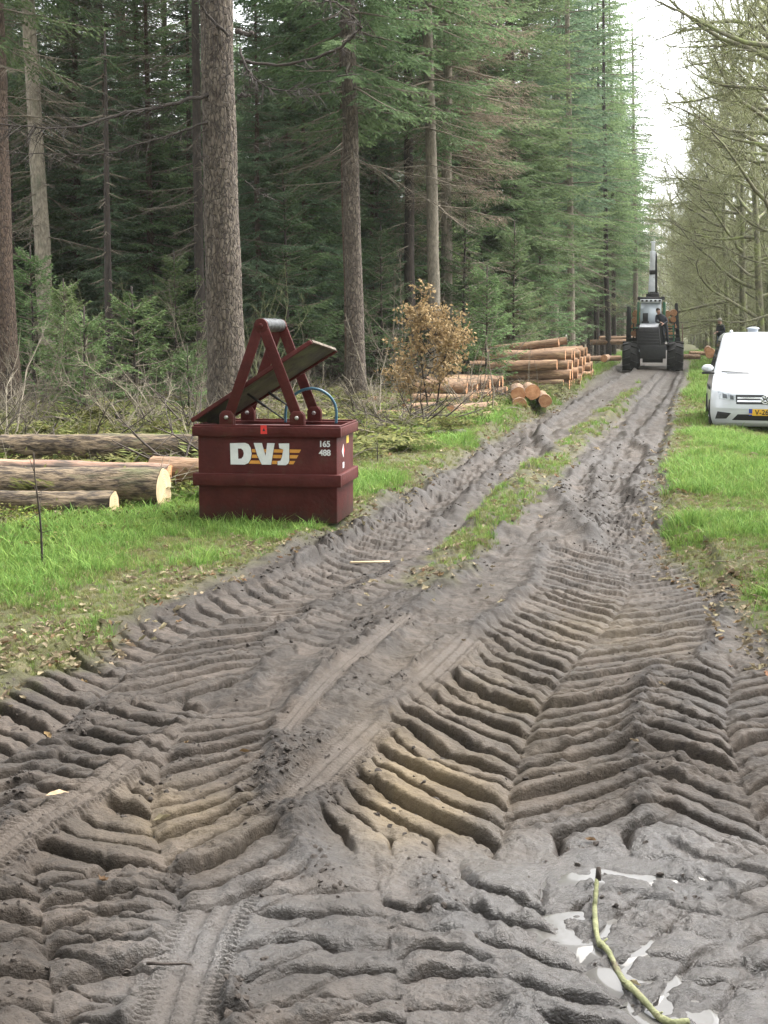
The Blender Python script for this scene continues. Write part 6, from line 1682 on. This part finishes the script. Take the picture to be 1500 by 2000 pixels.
# ================================================================== PEOPLE
M_SKIN = mat('skin', (.42, .25, .18), rough=.6)
M_NAVY = mat('navy_jacket', (.006, .008, .014), (.016, .019, .030), 12, .75, .4, 25)
M_JEANS = mat('blue_jeans', (.085, .120, .190), (.140, .185, .270), 12, .85, .3, 40)
M_TROUSER = mat('dark_trousers', (.010, .011, .016), (.020, .022, .030), 12, .85)
M_SHOE = mat('dark_shoes', (.012, .010, .009), rough=.6)
M_HAIR = mat('grey_hair', (.20, .18, .16), (.32, .30, .27), 40, .8)
M_HAIRD = mat('dark_hair', (.04, .03, .022), rough=.8)
M_EYE = mat('eye', (.02, .02, .02), rough=.3)
def person(label, J, loc, rotz, jacket, trousers, hair, group=None):
    """J: joint name -> (x, y, z); the figure faces -y"""
    edges = [('pelvis', 'spine'), ('spine', 'chest'), ('chest', 'neck'), ('neck', 'skull'), ('skull', 'crown')]
    rad = dict(pelvis=.150, spine=.140, chest=.165, neck=.062, skull=.108, crown=.098)
    for s in 'lr':
        edges += [('chest', 'sho_' + s), ('sho_' + s, 'elb_' + s), ('elb_' + s, 'wri_' + s), ('wri_' + s, 'palm_' + s), ('pelvis', 'hip_' + s), ('hip_' + s, 'knee_' + s), ('knee_' + s, 'ank_' + s), ('ank_' + s, 'toe_' + s)]
        rad.update({'sho_' + s: .078, 'elb_' + s: .055, 'wri_' + s: .036, 'palm_' + s: .036, 'hip_' + s: .100, 'knee_' + s: .068, 'ank_' + s: .050, 'toe_' + s: .042})
        w, e = Vector(J['wri_' + s]), Vector(J['elb_' + s]); d = (w - e).normalized(); side = d.cross(Vector((0, 0, 1))).normalized(); up = side.cross(d)
        J['palm_' + s] = tuple(w + d * .055)
        for i, (o, l) in enumerate(((-.027, .062), (-.009, .072), (.009, .068), (.027, .055))):
            b0 = w + d * .085 + side * o; b1 = b0 + d * l * .5 - up * .012; b2 = b1 + d * l * .35 - up * .035
            for n_, p, r in (('f%d0' % i, b0, .0105), ('f%d1' % i, b1, .0095), ('f%d2' % i, b2, .008)): J[n_ + s] = tuple(p); rad[n_ + s] = r
            edges += [('palm_' + s, 'f%d0' % i + s), ('f%d0' % i + s, 'f%d1' % i + s), ('f%d1' % i + s, 'f%d2' % i + s)]
        t0 = w + d * .035 + side * (.045 if s == 'l' else -.045); t1 = t0 + d * .035 + side * (.018 if s == 'l' else -.018)
        J['t0' + s], J['t1' + s] = tuple(t0), tuple(t1); rad['t0' + s], rad['t1' + s] = .012, .010
        edges += [('palm_' + s, 't0' + s), ('t0' + s, 't1' + s)]
    look = J.pop('look', (0, -1, 0)); names = list(J.keys()); ix = {n_: i for i, n_ in enumerate(names)}
    me = bpy.data.meshes.new('person'); me.from_pydata([J[n_] for n_ in names], [(ix[a], ix[b]) for a, b in edges], [])
    o = bpy.data.objects.new('tmp', me); COL.objects.link(o)
    md = o.modifiers.new('skin', 'SKIN'); md.use_smooth_shade = True
    for n_, v in zip(names, me.skin_vertices[0].data): v.radius = (rad[n_] * (1.18 if n_ in ('pelvis', 'chest', 'spine') else 1), rad[n_]); v.use_root = n_ == 'pelvis'
    sb = o.modifiers.new('sub', 'SUBSURF'); sb.levels = 2; sb.render_levels = 2
    bpy.context.view_layer.update()
    bm_me = bpy.data.meshes.new_from_object(o.evaluated_get(bpy.context.evaluated_depsgraph_get())); bpy.data.objects.remove(o)
    bm = bmesh.new(); bm.from_mesh(bm_me)
    def zone(c):
        best, bd = None, 9
        for a, b in edges:
            A, B = Vector(J[a]), Vector(J[b]); ab = B - A; t = max(0, min(1, (c - A).dot(ab) / max(ab.length_squared, 1e-9))); d = (c - A - ab * t).length - .5 * (rad[a] * (1 - t) + rad[b] * t)
            if d < bd: best, bd, tt = (a, b), d, t
        a, b = best
        if 'ank' in a: return 3
        if a in ('neck', 'skull') or 'palm' in a or 'palm' in b or a[0] == 'f' and a[1].isdigit() or a[:2] in ('t0', 't1'): return 2
        if 'hip' in a or 'hip' in b or 'knee' in a: return 1
        return 0
    for f in bm.faces: f.material_index = zone(f.calc_center_median()); f.smooth = True
    # face: nose, ears, eyes, mouth
    hd = (Vector(J['skull']) + Vector(J['crown'])) / 2; fwd = Vector(look).normalized(); upv = (Vector(J['crown']) - Vector(J['neck'])).normalized(); rt = fwd.cross(upv).normalized()
    def blob(c, r, mi, s=(1, 1, 1)):
        g = bmesh.ops.create_uvsphere(bm, u_segments=10, v_segments=7, radius=1)
        for v in g['verts']: v.co = c + rt * v.co.x * r * s[0] + fwd * v.co.y * r * s[1] + upv * v.co.z * r * s[2]
        for f in {f for v in g['verts'] for f in v.link_faces}: f.material_index = mi; f.smooth = True
    blob(hd + fwd * .095 - upv * .02, .017, 2, (.8, 1.1, 1.4))
    for s in (-1, 1):
        blob(hd + rt * s * .086 - upv * .015, .022, 2, (.4, .8, 1.3)); blob(hd + fwd * .078 + rt * s * .032 + upv * .018, .011, 4)
    blob(hd + fwd * .082 - upv * .058, .018, 2, (1.3, .5, .35))
    mi_ = [f.material_index for f in bm.faces]; bm.to_mesh(bm_me); bm.free()
    for m in (jacket, trousers, M_SKIN, M_SHOE, M_EYE): bm_me.materials.append(m)
    bm_me.polygons.foreach_set('material_index', mi_)
    t = thing('person', label, 'person', loc, rotz, group, bm_me)
    hb = bmesh.new(); bmesh.ops.create_uvsphere(hb, u_segments=20, v_segments=14, radius=1)
    for v in hb.verts:
        v.co = hd + rt * v.co.x * .096 + fwd * (v.co.y * .104 - .016) + upv * (v.co.z * .108 + .030)
    kill = [v for v in hb.verts if (v.co - hd).dot(fwd) > .045 and (v.co - hd).dot(upv) < .062 or (v.co - hd).dot(upv) < -.05]
    bmesh.ops.delete(hb, geom=kill, context='VERTS'); hm = bpy.data.meshes.new('hair'); hb.to_mesh(hm); hb.free(); hm.materials.append(hair)
    for p in hm.polygons: p.use_smooth = True
    link('hair', hm, t)
    return t
# driver leaning on the bonnet side, feet on the step; local frame = forwarder's
J1 = dict(pelvis=(.46, -.02, 2.00), spine=(.40, -.03, 2.16), chest=(.32, -.05, 2.34), neck=(.24, -.09, 2.50), skull=(.20, -.13, 2.59), crown=(.18, -.14, 2.68), look=(-.15, -1, -.15),
          sho_l=(.13, -.02, 2.40), elb_l=(.12, -.16, 2.14), wri_l=(.30, -.34, 2.12), sho_r=(.50, -.04, 2.36), elb_r=(.60, -.16, 2.14), wri_r=(.44, -.36, 2.06),
          hip_l=(.42, -.02, 1.94), hip_r=(.56, -.02, 1.94), knee_l=(.47, -.22, 1.58), knee_r=(.62, -.20, 1.57), ank_l=(.50, -.06, 1.22), ank_r=(.66, -.05, 1.22), toe_l=(.50, -.24, 1.19), toe_r=(.68, -.23, 1.19))
person('person in dark navy clothes leaning on the forwarder bonnet, hands joined', J1, tuple(fw.location), -.19, M_NAVY, M_TROUSER, M_HAIRD)
J2 = dict(pelvis=(0, 0, .96), spine=(0, .0, 1.14), chest=(0, -.01, 1.34), neck=(0, -.04, 1.52), skull=(0, -.075, 1.62), crown=(0, -.08, 1.715), look=(0, -1, -.35),
          sho_l=(-.18, .0, 1.42), elb_l=(-.24, .02, 1.14), wri_l=(-.10, -.22, 1.10), sho_r=(.18, .0, 1.42), elb_r=(.24, .02, 1.14), wri_r=(.08, -.23, 1.15),
          hip_l=(-.09, 0, .90), hip_r=(.09, 0, .90), knee_l=(-.10, -.03, .49), knee_r=(.11, .0, .49), ank_l=(-.10, .02, .08), ank_r=(.13, .05, .08), toe_l=(-.11, -.15, .04), toe_r=(.15, -.12, .04))
PX_ = (1402 - 750) / F_PX * 68
person('person with grey hair in a navy jacket and jeans standing behind the car, looking down', J2, (PX_, 68, AT(1402, 621, 68).z - 1.80), -math.pi / 2 + .55, M_NAVY, M_JEANS, M_HAIR)

# ================================================================== SMALL THINGS ON THE MUD
# mossy stick sticking out of the wet hollow
M_STICK = mat('mossy_stick', (.110, .118, .052), (.235, .238, .118), 18, .8, .5, 50, c3=(.075, .050, .034), s3=9, t3=(.52, .62))
pts = [(1166, 1722, .075), (1163, 1760, .040), (1160, 1800, .022), (1166, 1840, .015), (1186, 1868, .015), (1212, 1898, .015), (1232, 1935, .013), (1256, 1968, .012), (1300, 1998, .008), (1350, 2020, .0)]
W_ = []
for px, py, h in pts:
    g0 = G(px, py, -.02); z = sz(g0.x, g0.y) + h
    g1 = G(px, py, z); W_.append((g1.x, g1.y, sz(g1.x, g1.y) + h))
W_ = np.array(W_); tt = np.linspace(0, 9, 60); W_ = np.column_stack([np.interp(tt, range(10), W_[:, i]) for i in range(3)])
kk = np.ones(7) / 7; W_ = np.column_stack([np.convolve(np.pad(W_[:, i], 3, 'edge'), kk, 'valid') for i in range(3)])
rk = np.random.default_rng(2)
b = MB(); b.tube(W_, np.linspace(.0066, .0100, 60) * rk.uniform(.86, 1.16, 60) * (1 + .35 * np.exp(-((np.arange(60) - 22) / 1.3) ** 2) + .3 * np.exp(-((np.arange(60) - 38) / 1.2) ** 2)), 10)
c0 = W_.mean(0)
st = thing('stick', 'yellow green mossy stick lying curved across the wet mud', 'stick', tuple(c0))
b.V = [v - c0 for v in b.V]; b.build('bark', M_STICK, st, True)
for k_, d_ in ((22, (.02, .01, .012)), (38, (-.018, .004, .010)), (50, (.012, -.008, .012))):
    b = MB(); b.cyl(W_[k_] - c0, W_[k_] - c0 + np.array(d_), .0045, .0025, 6); b.build('side_twig', M_STICK, st, True)
b = MB(); b.cyl(W_[0] - c0 + [0.004, 0, -.004], W_[0] - c0 + [.006, .012, .034], .0095, .007, 8); b.build('dark_tip', M_BARK_DARK, st, True)
# large pale leaf on the left print
p = G(112, 1542); lm = leaf_me('oak_leaf', mat('leaf_tan', (.27, .18, .10), (.36, .26, .155), 30, .7), .085, .065, .012)
lf_ = thing('fallen_leaf', 'large pale tan oak leaf lying on the mud at the left', 'leaf', (p.x, p.y, sz(p.x, p.y) + .006), .3, None, lm)
for px, py, rot, lab in [(1010, 722, 1.2, 'small leaf')][:0]: pass
# broken board and sticks on the track
p = G(722, 1080); b = MB(); b.hexa([(-.15, -.014, 0), (.15, -.010, 0), (.15, .012, 0), (-.15, .015, 0), (-.15, -.012, .012), (.13, -.010, .012), (.15, .008, .012), (-.14, .013, .012)])
bd_ = thing('broken_board', 'pale splintered board lying on the track right of the container', 'board', (p.x, p.y, sz(p.x, p.y) + .012), .12, None, b.mesh('board', M_CUT_PALE))
for px, py, rz, L_, lab, mm in [(735, 1212, 1.1, .22, 'thin dark twig on the car tyre print in the middle of the mud', M_BARK_DARK), (1440, 1108, .1, .35, 'grey twig on the right verge at the edge of the frame', M_TWIG_PALE), (330, 1870, .3, .12, 'tiny dark twig on the smooth tyre print at the bottom', M_BARK_DARK), (1215, 928, .1, .5, 'reddish brown twig on the edge of the right verge', M_BARK_BROWN)]:
    p = G(px, py); A = grow(rk, np.array([-L_ / 2, 0, .006]), np.array([1.0, 0, 0]), L_, 6, .12, 0); b = MB(); b.tube(A, np.linspace(.005, .0025, 7), 6)
    thing('twig', lab, 'twig', (p.x, p.y, sz(p.x, p.y) + .006), rz, None, b.mesh('twig', mm))
# puddles
puddle(1240, 1672, .30, .10, .1, .14)
puddle(1130, 1765, .18, .16, .4, .26)
puddle(1215, 1800, .14, .10, .4, .26)
puddle(1245, 1855, .14, .16, .5, .28)
puddle(1310, 1925, .14, .16, .5, .28)
puddle(1385, 1985, .14, .16, .5, .30)
puddle(985, 1990, .10, .06, 0, .20)
# ================================================================== HAZE
M_HAZE = bpy.data.materials.new('haze_air'); M_HAZE.use_nodes = True
_n, _l = nt(M_HAZE); _n.remove(_n['Principled BSDF'])
_v = _n.new('ShaderNodeVolumePrincipled'); _v.inputs['Color'].default_value = (.86, .90, .88, 1); _v.inputs['Density'].default_value = HAZE; _v.inputs['Anisotropy'].default_value = .2
_l.new(_v.outputs[0], _n['Material Output'].inputs['Volume'])
b = MB(); b.box((0, 350, 20.5), (1840, 1140, 45)); b.build('haze', M_HAZE, kind='stuff')
